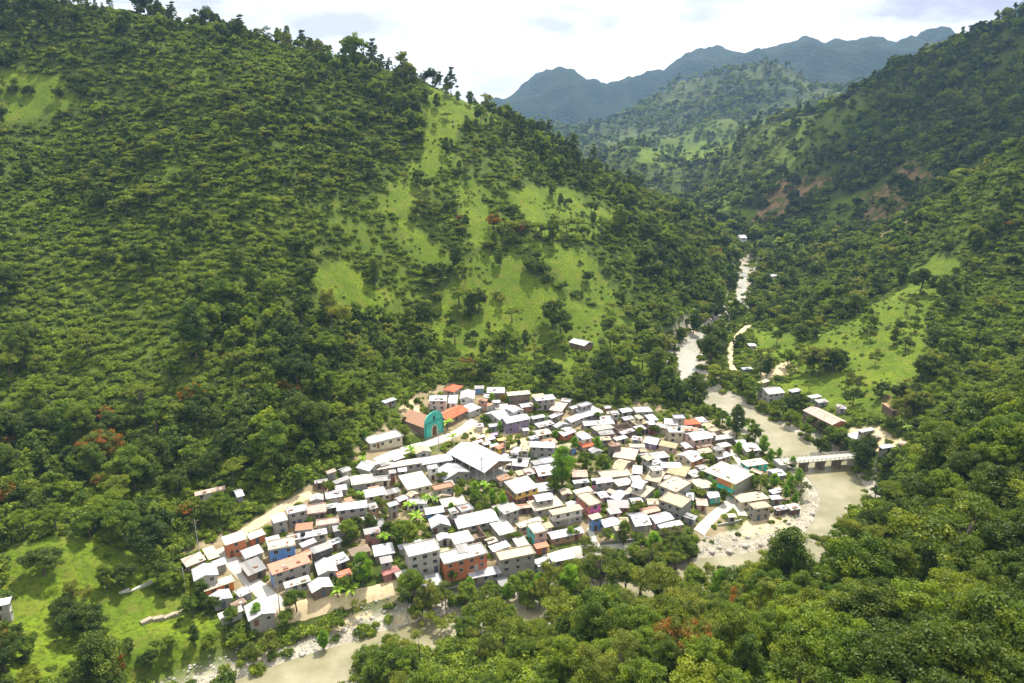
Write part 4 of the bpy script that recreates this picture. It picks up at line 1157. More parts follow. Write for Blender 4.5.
def pole(u, vb, vt, lab, wires=()):
    x, y, z = (float(q[0]) for q in unproject(u, vb))
    _, _, dep = project(x, y, z)
    H = (vb - vt) * float(dep) / F / math.cos(TH + math.atan((vb - 341) / F)) 
    root = empty('utility_pole', (x, y, z), R(rnd.uniform(10, 50))); tag(root, lab, 'utility pole', 'utility poles')
    mb = MB(); mb.tube((0, 0, -1), (0, 0, H), .17, .11, 8); mb.build('pole', CONC, root)
    mb = MB(); mb.box(-1.0, 1.0, -.16, -.06, H - .75, H - .6); mb.build('crossarm', WOODM, root)
    for sx in (-.85, 0, .85):
        mb = MB(); mb.tube((sx, -.11, H - .598), (sx, -.11, H - .35), .06, .05); mb.build('insulator', METAL, root)
    return (x, y, z + H - .5)
PT = [pole(482, 484, 458, 'utility pole with a crossarm in front of the big market hall'), pole(505, 457, 428, 'tall thin pole behind the big market hall'),
      pole(439, 452, 430, 'utility pole in front of the teal church'), pole(280, 613, 588, 'utility pole beside the large near corner gabled house'),
      pole(186, 591, 570, 'utility pole at the left end of the village'), pole(200, 558, 522, 'tall pole among trees behind the pale yellow sheet')]
def wire(a, b, lab):
    mb = MB(); pts = []
    for i in range(9):
        t = i / 8; p = [a[k] + (b[k] - a[k]) * t for k in range(3)]; p[2] -= math.dist(a, b) * .03 * 4 * t * (1 - t); pts.append(p)
    for p, q in zip(pts[:-1], pts[1:]): mb.tube(p, q, .035, .035, 4)
    tag(mb.build('power_line', mat_plain('cable', (.05, .05, .05))), lab, 'cable')
wire(PT[0], PT[1], 'black cable strung over the big market hall roof')
wire(PT[1], PT[2], 'black cable strung over the market ground')
wire(PT[5], PT[4], 'black cable strung between the two poles at the left end')

def wall_run(pts, h, th, mat, name, lab, up=.0):
    px, py, pz = unproject([p[0] for p in pts], [p[1] for p in pts])
    mb = MB()
    for i in range(len(pts) - 1):
        a = np.array([px[i], py[i]]); b = np.array([px[i + 1], py[i + 1]]); d = b - a; d /= np.linalg.norm(d); n = np.array([-d[1], d[0]]) * th / 2
        a = a - d * .001 * i
        z = (pz[i] + pz[i + 1]) / 2 + up - .013 * i
        q = [a - n, b - n, b + n, a + n]
        mb.slab([(*k, z + h) for k in q], h + 4.5)
    o = mb.build(name, mat); tag(o, lab, 'wall'); return o
DARKC = mat_plain('mossy_concrete', (.20, .19, .165), .95)
wall_run([(404, 594), (419, 597), (442, 593), (464, 590)], 1.6, .5, DARKC, 'retaining_wall', 'tall grey concrete river wall under the low white roofed house')
wall_run([(466, 588), (485, 586), (504, 581)], 1.2, .5, DARKC, 'retaining_wall', 'dark river wall below the brick house, right of the tall grey wall')
wall_run([(506, 578), (530, 574), (548, 570)], .9, .5, DARKC, 'retaining_wall', 'low dark river wall below the stained concrete house')
wall_run([(600, 545), (625, 543), (640, 541)], 1.2, .4, DARKC, 'retaining_wall', 'dark garden wall along the upper side of the white riverside street')
wall_run([(718, 526), (730, 524), (742, 521)], .8, .4, CONC, 'low_wall', 'low grey wall below the white road junction')
STONE = mat_plain('rubble_stone', (.36, .31, .23), .95, vary=.6)
wall_run([(141, 624), (152, 620), (164, 619), (176, 615), (188, 611)], .8, 1.4, STONE, 'stone_wall', 'ruined low stone wall on the left meadow')
wall_run([(119, 593), (130, 591), (152, 583)], .5, .7, mat_plain('whitewash', (.62, .60, .54)), 'low_wall', 'pale low wall at the upper edge of the left meadow')

def boulder_mesh(seed, r):
    g = np.random.default_rng(seed); import bmesh
    bm = bmesh.new(); bmesh.ops.create_icosphere(bm, subdivisions=2, radius=r)
    o = g.random(3) * 50
    for vtx in bm.verts:
        c = np.array(vtx.co); k = 1 + .5 * (float(vnoise(np.array([c[0] / r * .9 + o[0]]), np.array([c[1] / r * .9 + c[2] / r + o[1]]))[0]) - .5)
        vtx.co = (c[0] * k * 1.2, c[1] * k, c[2] * k * .75)
    me = bpy.data.meshes.new('boulder'); bm.to_mesh(me); bm.free(); me.materials.append(mat_plain('river_boulder', (.42, .39, .33), .9, vary=.5)); return me
BM = [boulder_mesh(i, 1.0) for i in range(5)]
bsp = [(735, 540), (748, 538), (757, 534), (770, 540), (720, 548), (760, 545), (712, 552), (745, 546), (729, 552), (784, 533), (776, 528), (385, 612), (396, 609), (372, 618), (410, 608), (361, 622),
       (420, 612), (345, 630), (850, 511), (858, 519), (842, 524), (862, 508), (836, 569), (846, 574), (828, 574), (840, 580), (690, 558), (700, 551), (820, 520), (812, 514), (332, 642), (303, 655), (438, 610), (470, 608), (860, 527), (848, 495), (853, 499), (859, 496), (864, 503), (856, 505), (862, 514), (852, 517), (806, 527), (816, 530), (797, 531), (788, 524)]
bx, by, bz = unproject([p[0] for p in bsp], [p[1] for p in bsp])
for i in range(len(bsp)):
    o = link('boulder', BM[i % 5]); sc = rnd.uniform(.45, 1.15)
    o.location = (bx[i], by[i], bz[i] + .15); o.rotation_euler = (rnd.uniform(-.3, .3), rnd.uniform(-.3, .3), rnd.uniform(0, 6)); o.scale = (sc, sc * rnd.uniform(.8, 1.2), sc)
    u = bsp[i][0]
    wh = 'below the white road junction' if 680 < u < 800 else ('on the near bank left of the river wall' if u < 480 else 'downstream of the bridge')
    tag(o, 'pale grey boulder on the river gravel ' + wh, 'boulder', 'boulders ' + wh)
# loose stones along the banks: nobody would count them
mb_v, mb_f = [], []
gS = np.random.default_rng(3)
tv = np.array([(1, 0, 0), (-1, 0, 0), (0, 1, 0), (0, -1, 0), (0, 0, .7), (0, 0, -.7)]); tf = np.array([(0, 2, 4), (2, 1, 4), (1, 3, 4), (3, 0, 4), (2, 0, 5), (1, 2, 5), (3, 1, 5), (0, 3, 5)])
SX, SY = [], []
for i in range(len(RP) - 1):
    if RP[i, 1] > 420: continue
    for k in range(110):
        t = gS.random(); s_ = gS.choice([-1, 1]); q = RP[i, :2] + (RP[i + 1, :2] - RP[i, :2]) * t + nor[i] * s_ * (RP[i, 3] + gS.uniform(-1.5, 11))
        SX.append(q[0]); SY.append(q[1])
SX = np.array(SX); SY = np.array(SY); SZ = height(SX, SY)
ds, _l, _w2 = river_dist(SX, SY); keep = ds > _w2 - 1.5
SX, SY, SZ = SX[keep], SY[keep], SZ[keep]
sz = gS.uniform(.15, .75, len(SX)) * gS.uniform(.4, 1, len(SX))
V = (tv[None] * gS.uniform(.6, 1.3, (len(SX), 6, 3)) * sz[:, None, None]) + np.stack([SX, SY, SZ + .05], 1)[:, None]
Fq = (tf[None] + (np.arange(len(SX)) * 6)[:, None, None]).reshape(-1, 3)
tag(link('river_stones', mesh_np('river_stones', V.reshape(-1, 3), Fq, mat_plain('river_stone', (.46, .43, .36), .9, vary=.6))), kind='stuff')
# ---------------------------------------------------------------- vegetation
def mat_leaf(name, c1, c2, c3=None, trans=.35):
    """c1..c2: range of leaf colours between plants, tone: between clumps; c3: blossom for clumps of tone near one"""
    m, nt = newmat(name); s = NB(nt)
    oi = s.n('ShaderNodeObjectInfo').outputs['Random']
    tone = s.n('ShaderNodeVertexColor', layer_name='tone'); sp = s.n('ShaderNodeSeparateColor'); s.l(tone.outputs[0], sp.inputs[0])
    col = s.mix(oi, c1, c2)
    hi = tuple(min(1, x * k) for x, k in zip(c2, (1.5, 1.35, 1.0)))
    lo = tuple(x * .68 for x in c1)
    col = s.mix(s.math('MULTIPLY', sp.outputs[0], .55), col, hi)
    col = s.mix(s.math('MULTIPLY', sp.outputs[1], .6), col, lo)
    if c3 is not None: col = s.mix(sp.outputs[2], col, c3)
    d = s.n('ShaderNodeBsdfDiffuse'); t = s.n('ShaderNodeBsdfTranslucent'); g = s.n('ShaderNodeBsdfGlossy'); g.inputs['Roughness'].default_value = .45
    s.l(col, d.inputs[0])
    tc = s.mix(1.0, col, (1.0, .95, .45), 'MULTIPLY'); tb = s.mix(1.0, tc, (1.6, 1.6, 1.2), 'MULTIPLY'); s.l(tb, t.inputs[0])
    x = s.n('ShaderNodeMixShader'); x.inputs[0].default_value = trans; s.l(d.outputs[0], x.inputs[1]); s.l(t.outputs[0], x.inputs[2])
    x2 = s.n('ShaderNodeMixShader'); x2.inputs[0].default_value = .018; s.l(x.outputs[0], x2.inputs[1]); s.l(g.outputs[0], x2.inputs[2])
    o = s.n('ShaderNodeOutputMaterial'); s.l(x2.outputs[0], o.inputs[0]); return m
BARK = mat_plain('bark', (.13, .10, .075), .95, vary=.5)
LEAF = dict(
    broad=mat_leaf('leaf_broad', (0.063, 0.122, 0.010), (0.188, 0.253, 0.018)),
    dark=mat_leaf('leaf_dark', (0.038, 0.071, 0.009), (0.101, 0.141, 0.015)),
    airy=mat_leaf('leaf_airy', (0.106, 0.141, 0.022), (0.231, 0.259, 0.031)),
    tall=mat_leaf('leaf_tall', (0.056, 0.105, 0.012), (0.144, 0.193, 0.018)),
    flat=mat_leaf('leaf_flat', (0.103, 0.149, 0.014), (0.208, 0.252, 0.022)),
    flame=mat_leaf('leaf_flame', (0.075, 0.111, 0.012), (0.149, 0.179, 0.020), (0.299, 0.113, 0.017)),
    pine=mat_leaf('leaf_pine', (0.050, 0.086, 0.013), (0.101, 0.133, 0.022)),
    bush=mat_leaf('leaf_bush', (0.059, 0.103, 0.011), (0.202, 0.271, 0.020)),
    banana=mat_leaf('leaf_banana', (0.163, 0.320, 0.018), (0.288, 0.446, 0.029), trans=.45),
    lush=mat_leaf('leaf_lush', (0.120, 0.246, 0.013), (0.219, 0.379, 0.020), trans=.42),
    palm=mat_leaf('leaf_palm', (0.120, 0.208, 0.018), (0.200, 0.282, 0.026)))

def leaf_cloud(g, cen, rad, nleaf, size, flatten=.7, upb=.35):
    """cen (n,3), rad (n,): leaf quads through each clump; returns verts (m*4,3) and clump index per quad"""
    n = len(cen)
    d = g.normal(size=(n, nleaf, 3)); d /= np.linalg.norm(d, axis=2, keepdims=True)
    rr = g.random((n, nleaf, 1)) ** .45
    off = d * rr * rad[:, None, None]; off[..., 2] *= flatten
    P = (cen[:, None] + off).reshape(-1, 3)
    nm = d.reshape(-1, 3) * .8 + g.normal(size=(n * nleaf, 3)) * .55; nm[:, 2] += upb
    nm /= np.linalg.norm(nm, axis=1, keepdims=True)
    a = np.cross(nm, g.normal(size=nm.shape)); a /= np.linalg.norm(a, axis=1, keepdims=True); b = np.cross(nm, a)
    s = size * g.uniform(.6, 1.35, (len(P), 1))
    V = np.stack([P - a * s * .75, P - b * s * .42 + nm * s * .10, P + a * s * .75, P + b * s * .42 + nm * s * .10], 1)
    return V.reshape(-1, 3), np.repeat(np.arange(n), nleaf)
def leaf_mesh(name, g, cen, rad, nleaf, size, mat, bloom=0.0, flatten=.7, upb=.35, z0=0, z1=10):
    V, ci = leaf_cloud(g, cen, rad, nleaf, size, flatten, upb)
    me = mesh_np(name, V, np.arange(len(V)).reshape(-1, 4), mat)
    n = len(cen)
    t = np.zeros((n, 4)); t[:, 3] = 1
    r = g.random(n); t[:, 0] = np.clip((r - .55) / .45, 0, 1); t[:, 1] = np.clip((.45 - r) / .45, 0, 1)
    if bloom: t[:, 2] = (g.random(n) < bloom) * g.uniform(.5, 1, n)
    set_attr(me, 'tone', 'FLOAT_COLOR', 'POINT', np.repeat(t[ci], 4, 0), 'color')
    return me
def trunk_mesh(name, g, H, r, tips, lean=.03):
    mb = MB(); p = np.array([0, 0, -.8]); n = 4; pts = [p]
    for i in range(n):
        p = np.array([g.normal() * lean * H * (i + 1) / n, g.normal() * lean * H * (i + 1) / n, H * (i + 1) / n]); pts.append(p)
    for i in range(n): mb.tube(pts[i], pts[i + 1], r * (1 - i / n * .65), r * (1 - (i + 1) / n * .65), 6)
    for t in tips:
        k = g.integers(2, n + 1); b = pts[k]; m = (b + t) / 2 + np.array([0, 0, .08 * H])
        mb.tube(b, m, r * .38, r * .25, 4); mb.tube(m, t, r * .25, r * .08, 4)
    me = bpy.data.meshes.new(name); me.from_pydata([tuple(map(float, v)) for v in mb.v], [], mb.f); me.materials.append(BARK); me.update(); return me
def crown_points(g, n, kind):
    """clump centres and radii for a plant about 10 m tall"""
    d = g.normal(size=(n, 3)); d /= np.linalg.norm(d, axis=1, keepdims=True)
    rr = g.random((n, 1)) ** .30
    if kind in ('broad', 'dark'):
        k = 9 if kind == 'broad' else 8
        a = g.uniform(0, 6.28, k) + np.arange(k) * 2.4; w = g.uniform(.9, 3.1, k); w[0] = .3
        ctr = np.stack([np.cos(a) * w, np.sin(a) * w, (7.6 if kind == 'broad' else 7.0) - w * g.uniform(.3, 1.25, k)], 1)
        lr = g.uniform(1.3, 2.1, k)
        j = g.integers(0, k, n)
        c = ctr[j] + d * rr * lr[j][:, None] * np.array([1, 1, .9]); rad = g.uniform(.5, .95, n) * (1.12 if kind == 'dark' else 1)
    elif kind == 'airy':
        k = 6; ctr = g.normal(size=(k, 3)) * np.array([2.1, 2.1, 1.5]) + np.array([0, 0, 7.0]); c = ctr[g.integers(0, k, n)] + d * rr * np.array([1.7, 1.7, 1.1]); rad = g.uniform(.5, .95, n)
    elif kind in ('tall', 'lush'):
        z = g.random(n); w = np.sin(np.pi * (.12 + .83 * z)) ** .7 * 2.9
        c = np.stack([d[:, 0] * w * rr[:, 0], d[:, 1] * w * rr[:, 0], 2.6 + z * 8.6], 1); rad = g.uniform(.6, 1.15, n)
    elif kind == 'flat':
        k = 4; ctr = np.stack([g.normal(size=k) * 1.9, g.normal(size=k) * 1.9, g.uniform(5.6, 7.6, k)], 1)
        c = ctr[g.integers(0, k, n)] + d * rr * np.array([2.5, 2.5, .75]); rad = g.uniform(.6, 1.05, n)
    elif kind == 'flame':
        c = d * rr * np.array([4.2, 4.2, 2.4]); c[:, 2] += 6.4; rad = g.uniform(.6, 1.1, n)
    elif kind == 'pine':
        k = 9; zl = np.linspace(4.5, 11.5, k); j = g.integers(0, k, n); a = g.integers(0, 5, n) * 1.257 + j * .7
        w = (2.9 - 2.1 * (zl[j] - 4.5) / 7.0) * g.random(n) ** .5
        c = np.stack([np.cos(a) * w, np.sin(a) * w, zl[j] + g.normal(size=n) * .22], 1); rad = g.uniform(.45, .8, n)
    elif kind == 'bush':
        c = d * rr * np.array([1.45, 1.45, 1.0]); c[:, 2] = abs(c[:, 2]) + .5; rad = g.uniform(.4, .7, n)
    return c, rad
def frond_mesh(name, g, mat, n, length, z, droop, width, base=0, rise=.6):
    V, Fc, T = [], [], []
    for i in range(n):
        a = 2 * math.pi * i / n * 1.0 + g.normal() * .25; L = length * g.uniform(.75, 1.15); el = g.uniform(.3, 1.0) * rise
        m = 6; k0 = len(V)
        zz = z + g.uniform(-.4, .4)
        for j in range(m + 1):
            t = j / m; rr = L * t * math.cos(el * (1 - .3 * t)); h = zz + L * t * math.sin(el) - droop * L * t * t
            w = width * math.sin(math.pi * min(1, .12 + t * .88)) ** .7
            for s_ in (-1, 0, 1): V.append((rr * math.cos(a) - s_ * w * math.sin(a), rr * math.sin(a) + s_ * w * math.cos(a), h - abs(s_) * w * .35))
        for j in range(m):
            for s_ in (0, 1): q = k0 + j * 3 + s_; Fc.append((q, q + 1, q + 4, q + 3))
        T += [g.random()] * ((m + 1) * 3)
    me = mesh_np(name, V, Fc, mat); t = np.zeros((len(V), 4)); t[:, 3] = 1; T = np.array(T); t[:, 0] = T * T; t[:, 1] = (1 - T) ** 2
    set_attr(me, 'tone', 'FLOAT_COLOR', 'POINT', t, 'color'); return me

PROTO = {}      # (kind, lod) -> list of (crown mesh, trunk mesh)
LOD = dict(near=(1.05, 150, .195), mid=(.6, 42, .48), far=(.32, 14, 1.1))
gT = np.random.default_rng(21)
def build_proto(kind, lod, count):
    f, nl, size = LOD[lod]
    base = dict(broad=120, dark=130, airy=80, tall=105, flat=85, flame=95, pine=95, bush=30, lush=105)[kind]
    out = []
    for i in range(count):
        if kind == 'banana':
            pass
        n = max(8, int(base * f))
        c, rad = crown_points(gT, n, kind)
        if lod != 'near': rad = rad * (1.15 if lod == 'mid' else 1.35)
        s_ = size * (.6 if kind == 'bush' else (.8 if kind in ('pine', 'airy') else 1))
        cm = leaf_mesh(kind + '_crown', gT, c, rad, nl, s_, LEAF[kind], .38 if kind == 'flame' else 0, .45 if kind in ('flat', 'pine') else .7)
        tm = None
        if kind != 'bush':
            tips = c[gT.integers(0, n, 12 if lod == 'near' else 4)] * np.array([.8, .8, .95])
            tm = trunk_mesh(kind + '_trunk', gT, {'pine': 11.0, 'tall': 9.5, 'lush': 9.5, 'airy': 6.8}.get(kind, 6.0), .30 if kind not in ('airy', 'pine') else .2, tips)
        out.append((cm, tm))
    PROTO[kind, lod] = out
for k in ('broad', 'dark', 'airy', 'tall', 'flat', 'flame', 'pine'):
    build_proto(k, 'near', 3); build_proto(k, 'mid', 2); build_proto(k, 'far', 2)
build_proto('lush', 'near', 3); build_proto('bush', 'mid', 3); build_proto('bush', 'far', 2)
BAN = [(frond_mesh('banana_leaves', gT, LEAF['banana'], 9, 2.9, 2.6, .55, .42, rise=1.0), trunk_mesh('banana_stem', gT, 2.7, .16, [], .02)) for _ in range(2)]
PAL = [(frond_mesh('palm_fronds', gT, LEAF['palm'], 16, 3.8, 7.6, .75, .36, rise=.9), trunk_mesh('palm_stem', gT, 7.7, .17, [], .03)) for _ in range(2)]
PROTO['banana', 'near'] = BAN; PROTO['palm', 'near'] = PAL

# scatter -------------------------------------------------------
gP = np.random.default_rng(9)
KINDS = ['broad', 'dark', 'airy', 'tall', 'flat', 'flame', 'pine']
def scatter(r0, r1, sp, az=46):
    n = int(2 * r1 / sp) + 2
    gx, gy = np.meshgrid(np.arange(-n // 2, n // 2 + 1) * sp, np.arange(0, n) * sp)
    gx = (gx + gP.uniform(-.48, .48, gx.shape) * sp).ravel(); gy = (gy + gP.uniform(-.48, .48, gy.shape) * sp).ravel()
    r = np.hypot(gx, gy); a = np.degrees(np.arctan2(gx, gy))
    m = (r >= r0) & (r < r1) & (abs(a) < az)
    return gx[m], gy[m]
def fields(x, y):
    z = height(x, y); u, v, d = project(x, y, z)
    j = (fbm(x, y, 12, 2) - .5)
    du, dv = u + j * 14, v + j * 8
    mead = np.zeros(len(x), bool)
    for p in MEADOW: mead |= in_poly(p, du, dv)
    scar = np.zeros(len(x), bool)
    for p in SCAR + SAND: scar |= in_poly(p, u, v)
    vil = in_poly(VILL, u, v) & (np.hypot(x, y) < 480)
    bank = in_poly(BANK, u, v) & (np.hypot(x, y) < 420)
    dr, _, hw_ = river_dist(x, y)
    road = np.min(np.hypot(x[:, None] - _rx[None], y[:, None] - _ry[None]) - RPTS[None, :, 2] * .5, 1) if len(x) < 40000 else np.concatenate([np.min(np.hypot(x[i:i + 20000, None] - _rx[None], y[i:i + 20000, None] - _ry[None]) - RPTS[None, :, 2] * .5, 1) for i in range(0, len(x), 20000)])
    hd = np.full(len(x), 1e9)
    for h in HOUSES: hd = np.minimum(hd, np.hypot(x - h['cen'][0], y - h['cen'][1]) - .5 * max(h['L'], h['W']))
    return dict(z=z, u=u, v=v, d=d, mead=mead, scar=scar, vil=vil, bank=bank, dr=dr - hw_, road=road, hd=hd, r=np.hypot(x, y))
COFFEE = [(60, 95), (130, 60), (250, 60), (370, 100), (400, 150), (380, 215), (300, 250), (180, 240), (60, 200)]
SCRUB = [(0, 60), (90, 60), (110, 130), (60, 200), (180, 240), (300, 270), (230, 420), (60, 420), (0, 330)]      # few tall trees, mostly shrubs
OPEN = [(380, 170), (470, 130), (560, 170), (640, 230), (640, 330), (560, 390), (420, 360), (320, 320), (290, 260)]
RIGHTSCRUB = [(930, 330), (960, 240), (1024, 200), (1024, 400), (950, 420)]
TX, TY, TK, TS, TL, TZ, TSX = [], [], [], [], [], [], []
def add(x, y, f, k, s):
    TX.append(x); TY.append(y); TZ.append(f['z']); TK.append(k); TS.append(s)
zones = [(60, 250, 5.6), (250, 420, 6.2), (420, 720, 6.6), (720, 1250, 9.0), (1250, 2300, 15.0), (2300, 2900, 24.0)]
for r0, r1, sp in zones:
    x, y = scatter(r0, r1, sp)
    f = fields(x, y)
    u, v = f['u'], f['v']
    n = len(x)
    clump = fbm(x, y, 45, 3)
    big = r0 >= 720
    p = np.where(clump > .47, .95, .50) if not big else np.where(fbm(x + 700, y, 130, 4) > .55, .30, np.where(clump > .42, .98, .72))
    sc_ = in_poly(SCRUB, u, v); cf = in_poly(COFFEE, u, v); op = in_poly(OPEN, u, v); rs2 = in_poly(RIGHTSCRUB, u, v) & (f['r'] > 280) & (f['r'] < 700)
    p = np.where(cf, np.where(clump > .4, .92, .5), p)
    p = np.where(sc_ & ~cf & (f['r'] < 720), np.where(clump > .56, .75, .09), p)
    p = np.where(op & (f['r'] < 720), np.where(clump > .52, .80, .16), p)
    p = np.where(rs2, .5, p)
    c2_ = fbm(x + 70, y + 40, 48, 4); p = np.where((c2_ > .55) & (f['r'] > 320) & (f['r'] < 740) & ((u > 740) | (u < 640)), p * .22, p)
    p = np.where((u > 740) & (f['r'] > 300) & (f['r'] < 740), p * .75, p)
    p = np.where(f['mead'], np.where(fbm(x + 40, y, 34, 3) > .54, .34, .035), p)
    p = np.where(f['scar'], .25, p)
    p = np.where(f['vil'] | f['bank'] | (f['dr'] < np.where(f['r'] > 400, .5, 4)), 0, p)
    p = np.where((f['dr'] < 9) & (f['r'] < 420), p * .55, p)
    p = np.where((f['road'] < 2.5) | (f['hd'] < 3.5), 0, p)
    # the open pastures' own lone trees are placed by hand
    lm = in_poly(MEADOW[0], u, v) & (f['r'] < 300); p = np.where(lm, 0, p)
    nearhill = (f['r'] < 200) & (v > 560) & (u < 560) & (u > 200); p = np.where(nearhill, p * .55, p)
    for u0, v0, w0, h0 in ((582, 342, 17, 26), (4, 606, 22, 34), (742, 238, 9, 10), (772, 276, 9, 10), (210, 493, 22, 14), (240, 495, 8, 14), (880, 444, 30, 22)): p = np.where((abs(u - u0) < w0) & (v > v0) & (v < v0 + h0), 0, p)      # keep the lone houses in the open
    keep = gP.random(n) < p
    x, y, u, v, clump = x[keep], y[keep], u[keep], v[keep], clump[keep]
    f = {k: q[keep] for k, q in f.items()}; cf, sc_, op = cf[keep], sc_[keep], op[keep]
    n = len(x); n2 = fbm(x + 300, y, 55, 3); n2 = np.argsort(np.argsort(n2)) / max(1, n); q = (.52 * gP.random(n) + .48 * n2); q = np.argsort(np.argsort(q)) / max(1, n)
    q = q if r0 > 240 else gP.random(n)
    k = np.zeros(n, int)
    k = np.where(q < .34, 0, np.where(q < .58, 1, np.where(q < .70, 2, np.where(q < .86, 3, np.where(q < .99, 4, 5)))))
    k = np.where(cf & (gP.random(n) < .52), 4, k)
    rightwood = (u > 840) & (f['r'] < 330); k = np.where(rightwood, np.where(q < .42, 1, np.where(q < .72, 0, np.where(q < .86, 3, 4))), k)
    lowwood = (f['r'] < 190) & (u > 300) & (u < 860); k = np.where(lowwood, np.where(q < .42, 0, np.where(q < .58, 4, np.where(q < .74, 2, np.where(q < .88, 3, np.where(q < .985, 1, 5))))), k)
    lowleft = (u < 330) & (v > 330) & (f['r'] < 420); k = np.where(lowleft, np.where(q < .35, 1, np.where(q < .68, 0, np.where(q < .82, 3, np.where(q < .865, 5, 4)))), k)
    ridge = (u > -50) & (u < 640) & (f['r'] > 560) & (f['r'] < 720); k = np.where(ridge & (q > .55), 6, k)
    upright = (f['r'] > 700); k = np.where(upright & (q > .62) & (q < .84), 6, np.where(upright & (k == 5), 1, k))
    s_ = gP.lognormal(0, .33, n)
    base = np.where(f['r'] < 260, np.where(rightwood, 1.08, .82), np.where(f['r'] < 720, .86, 1.0))
    base = np.where(cf, .70, base); base = np.where(lowleft, .92, base)
    base = base * np.where((k == 1) & (f['r'] > 260), 1.12, 1)
    if r0 >= 2300: base = base * 2.0
    elif r0 >= 1250: base = base * 1.45
    elif r0 >= 720: base = base * 1.12
    s_ = np.clip(s_ * base, .35, 2.3)
    TX.append(x); TY.append(y); TZ.append(f['z']); TK.append(k); TS.append(s_)
X = np.concatenate(TX); Y = np.concatenate(TY); Z = np.concatenate(TZ); K = np.concatenate(TK); S = np.concatenate(TS)
print('trees', len(X))

# which of them show largest: a coarse depth picture of terrain and crowns
U, V_, Dp = project(X, Y, Z + 6.5 * S)
Rr = np.hypot(X, Y)
pxr = 4.0 * S * F / Dp
cand = np.where((U > -20) & (U < 1044) & (V_ > -20) & (V_ < 700) & (Rr < 750))[0]
GW, GH = 256, 171
zb = np.full((GH, GW), 1e9); own = np.full((GH, GW), -1)
for i in cand[np.argsort(Dp[cand])]:
    cu, cv, cr_ = U[i] / 4, V_[i] / 4, max(pxr[i] / 4 * .85, .5)
    a0, a1, b0, b1 = max(0, int(cu - cr_)), min(GW - 1, int(cu + cr_)), max(0, int(cv - cr_)), min(GH - 1, int(cv + cr_))
    if a1 < a0 or b1 < b0: continue
    sub = zb[b0:b1 + 1, a0:a1 + 1]
    yy, xx = np.mgrid[b0:b1 + 1, a0:a1 + 1]
    m = ((xx - cu) ** 2 + (yy - cv) ** 2 <= cr_ ** 2) & (sub > Dp[i])
    sub[m] = Dp[i]; own[b0:b1 + 1, a0:a1 + 1][m] = i
cnt = np.bincount(own[own >= 0], minlength=len(X))
order = np.argsort(-cnt)
IND = [i for i in order[:1200] if cnt[i] > 0]
# drop those the ground hides
iv = np.array(IND); vis = np.ones(len(iv), bool)
for t in np.linspace(.3, .97, 30):
    vis &= height(X[iv] * t, Y[iv] * t) < CAMZ + (Z[iv] + 7 * S[iv] - CAMZ) * t
IND = list(iv[vis])[:120]
print('individual trees', len(IND))
LOOK = dict(broad='round green', dark='dark dense', airy='thin olive', tall='tall upright', flat='flat topped yellow green', flame='orange flowering', pine='layered', lush='bright green')
def put_tree(kind, lod, x, y, z, s, rz, label, group, var=None, sz=1.0):
    pr = PROTO[kind, lod]; cm, tm = pr[(var if var is not None else int(abs(x * 7 + y * 3))) % len(pr)]
    nm = {'pine': 'pine_tree', 'banana': 'banana_plant', 'palm': 'palm_tree'}.get(kind, 'tree')
    root = empty(nm, (x, y, z), rz, (s, s, s * sz)); tag(root, label, 'banana plant' if kind == 'banana' else ('palm tree' if kind == 'palm' else 'tree'), group)
    link('stem' if kind == 'banana' else 'trunk', tm, root); link('leaves' if kind in ('banana', 'palm') else 'crown', cm, root)
    return root
def zone(u, v, r):
    if r < 210 and u < 860 and v > 520: return 'in the riverside wood at the bottom'
    if u > 820 and r < 340: return 'in the dark wood on the near right slope'
    if u > 740: return 'on the far right hillside beyond the bridge'
    if u < 340 and v > 300: return 'in the woods left of the village'
    return 'on the hillside above the village'
for i in IND:
    kd = KINDS[K[i]]; zn = zone(U[i], V_[i], Rr[i])
    put_tree(kd, 'near', X[i], Y[i], Z[i], S[i], gP.uniform(0, 6.28), f'{LOOK[kd]} tree {zn}', f'{LOOK[kd]} trees {zn}')
rest = np.ones(len(X), bool); rest[IND] = False

# undergrowth
BX, BY, BZ, BS, BK = [], [], [], [], []
for r0, r1, sp in [(60, 250, 2.6), (250, 420, 3.0), (420, 680, 3.4), (680, 1000, 6.0)]:
    x, y = scatter(r0, r1, sp, 44)
    cl = fbm(x, y, 25, 3); mq = gP.random(len(x)) < np.where(cl > .4, .95, .8)
    x, y = x[mq], y[mq]; f = fields(x, y)
    p = np.full(len(x), .95); p = np.where(f['mead'], np.where(fbm(x, y, 18, 3) > .55, .55, .07), p); p = np.where(f['scar'], .08, p); p = np.where(f['bank'], .16, p)
    p = np.where(f['vil'], .75, p); p = np.where(f['dr'] < 1.5, 0, np.where(f['dr'] < 8, p * .45, p)); p = np.where((f['road'] < .8) | (f['hd'] < .4), 0, p)
    u, v = f['u'], f['v']
    op = in_poly(OPEN, u, v) & (f['r'] < 720); p = np.where(op & ~f['mead'], .7, p)
    keep = gP.random(len(x)) < p
    s_ = gP.uniform(.7, 1.7, len(x)) * np.where(f['mead'] | f['bank'], .5, np.where(f['vil'], .7, 1.15)) * (1.5 if r0 >= 680 else 1)
    BX.append(x[keep]); BY.append(y[keep]); BZ.append(f['z'][keep]); BS.append(s_[keep]); BK.append(np.full(keep.sum(), 0 if r0 < 420 else 3) + gP.integers(0, 3 if r0 < 420 else 2, keep.sum()))
BX = np.concatenate(BX); BY = np.concatenate(BY); BZ = np.concatenate(BZ); BS = np.concatenate(BS); BK = np.concatenate(BK)
print('bushes', len(BX))

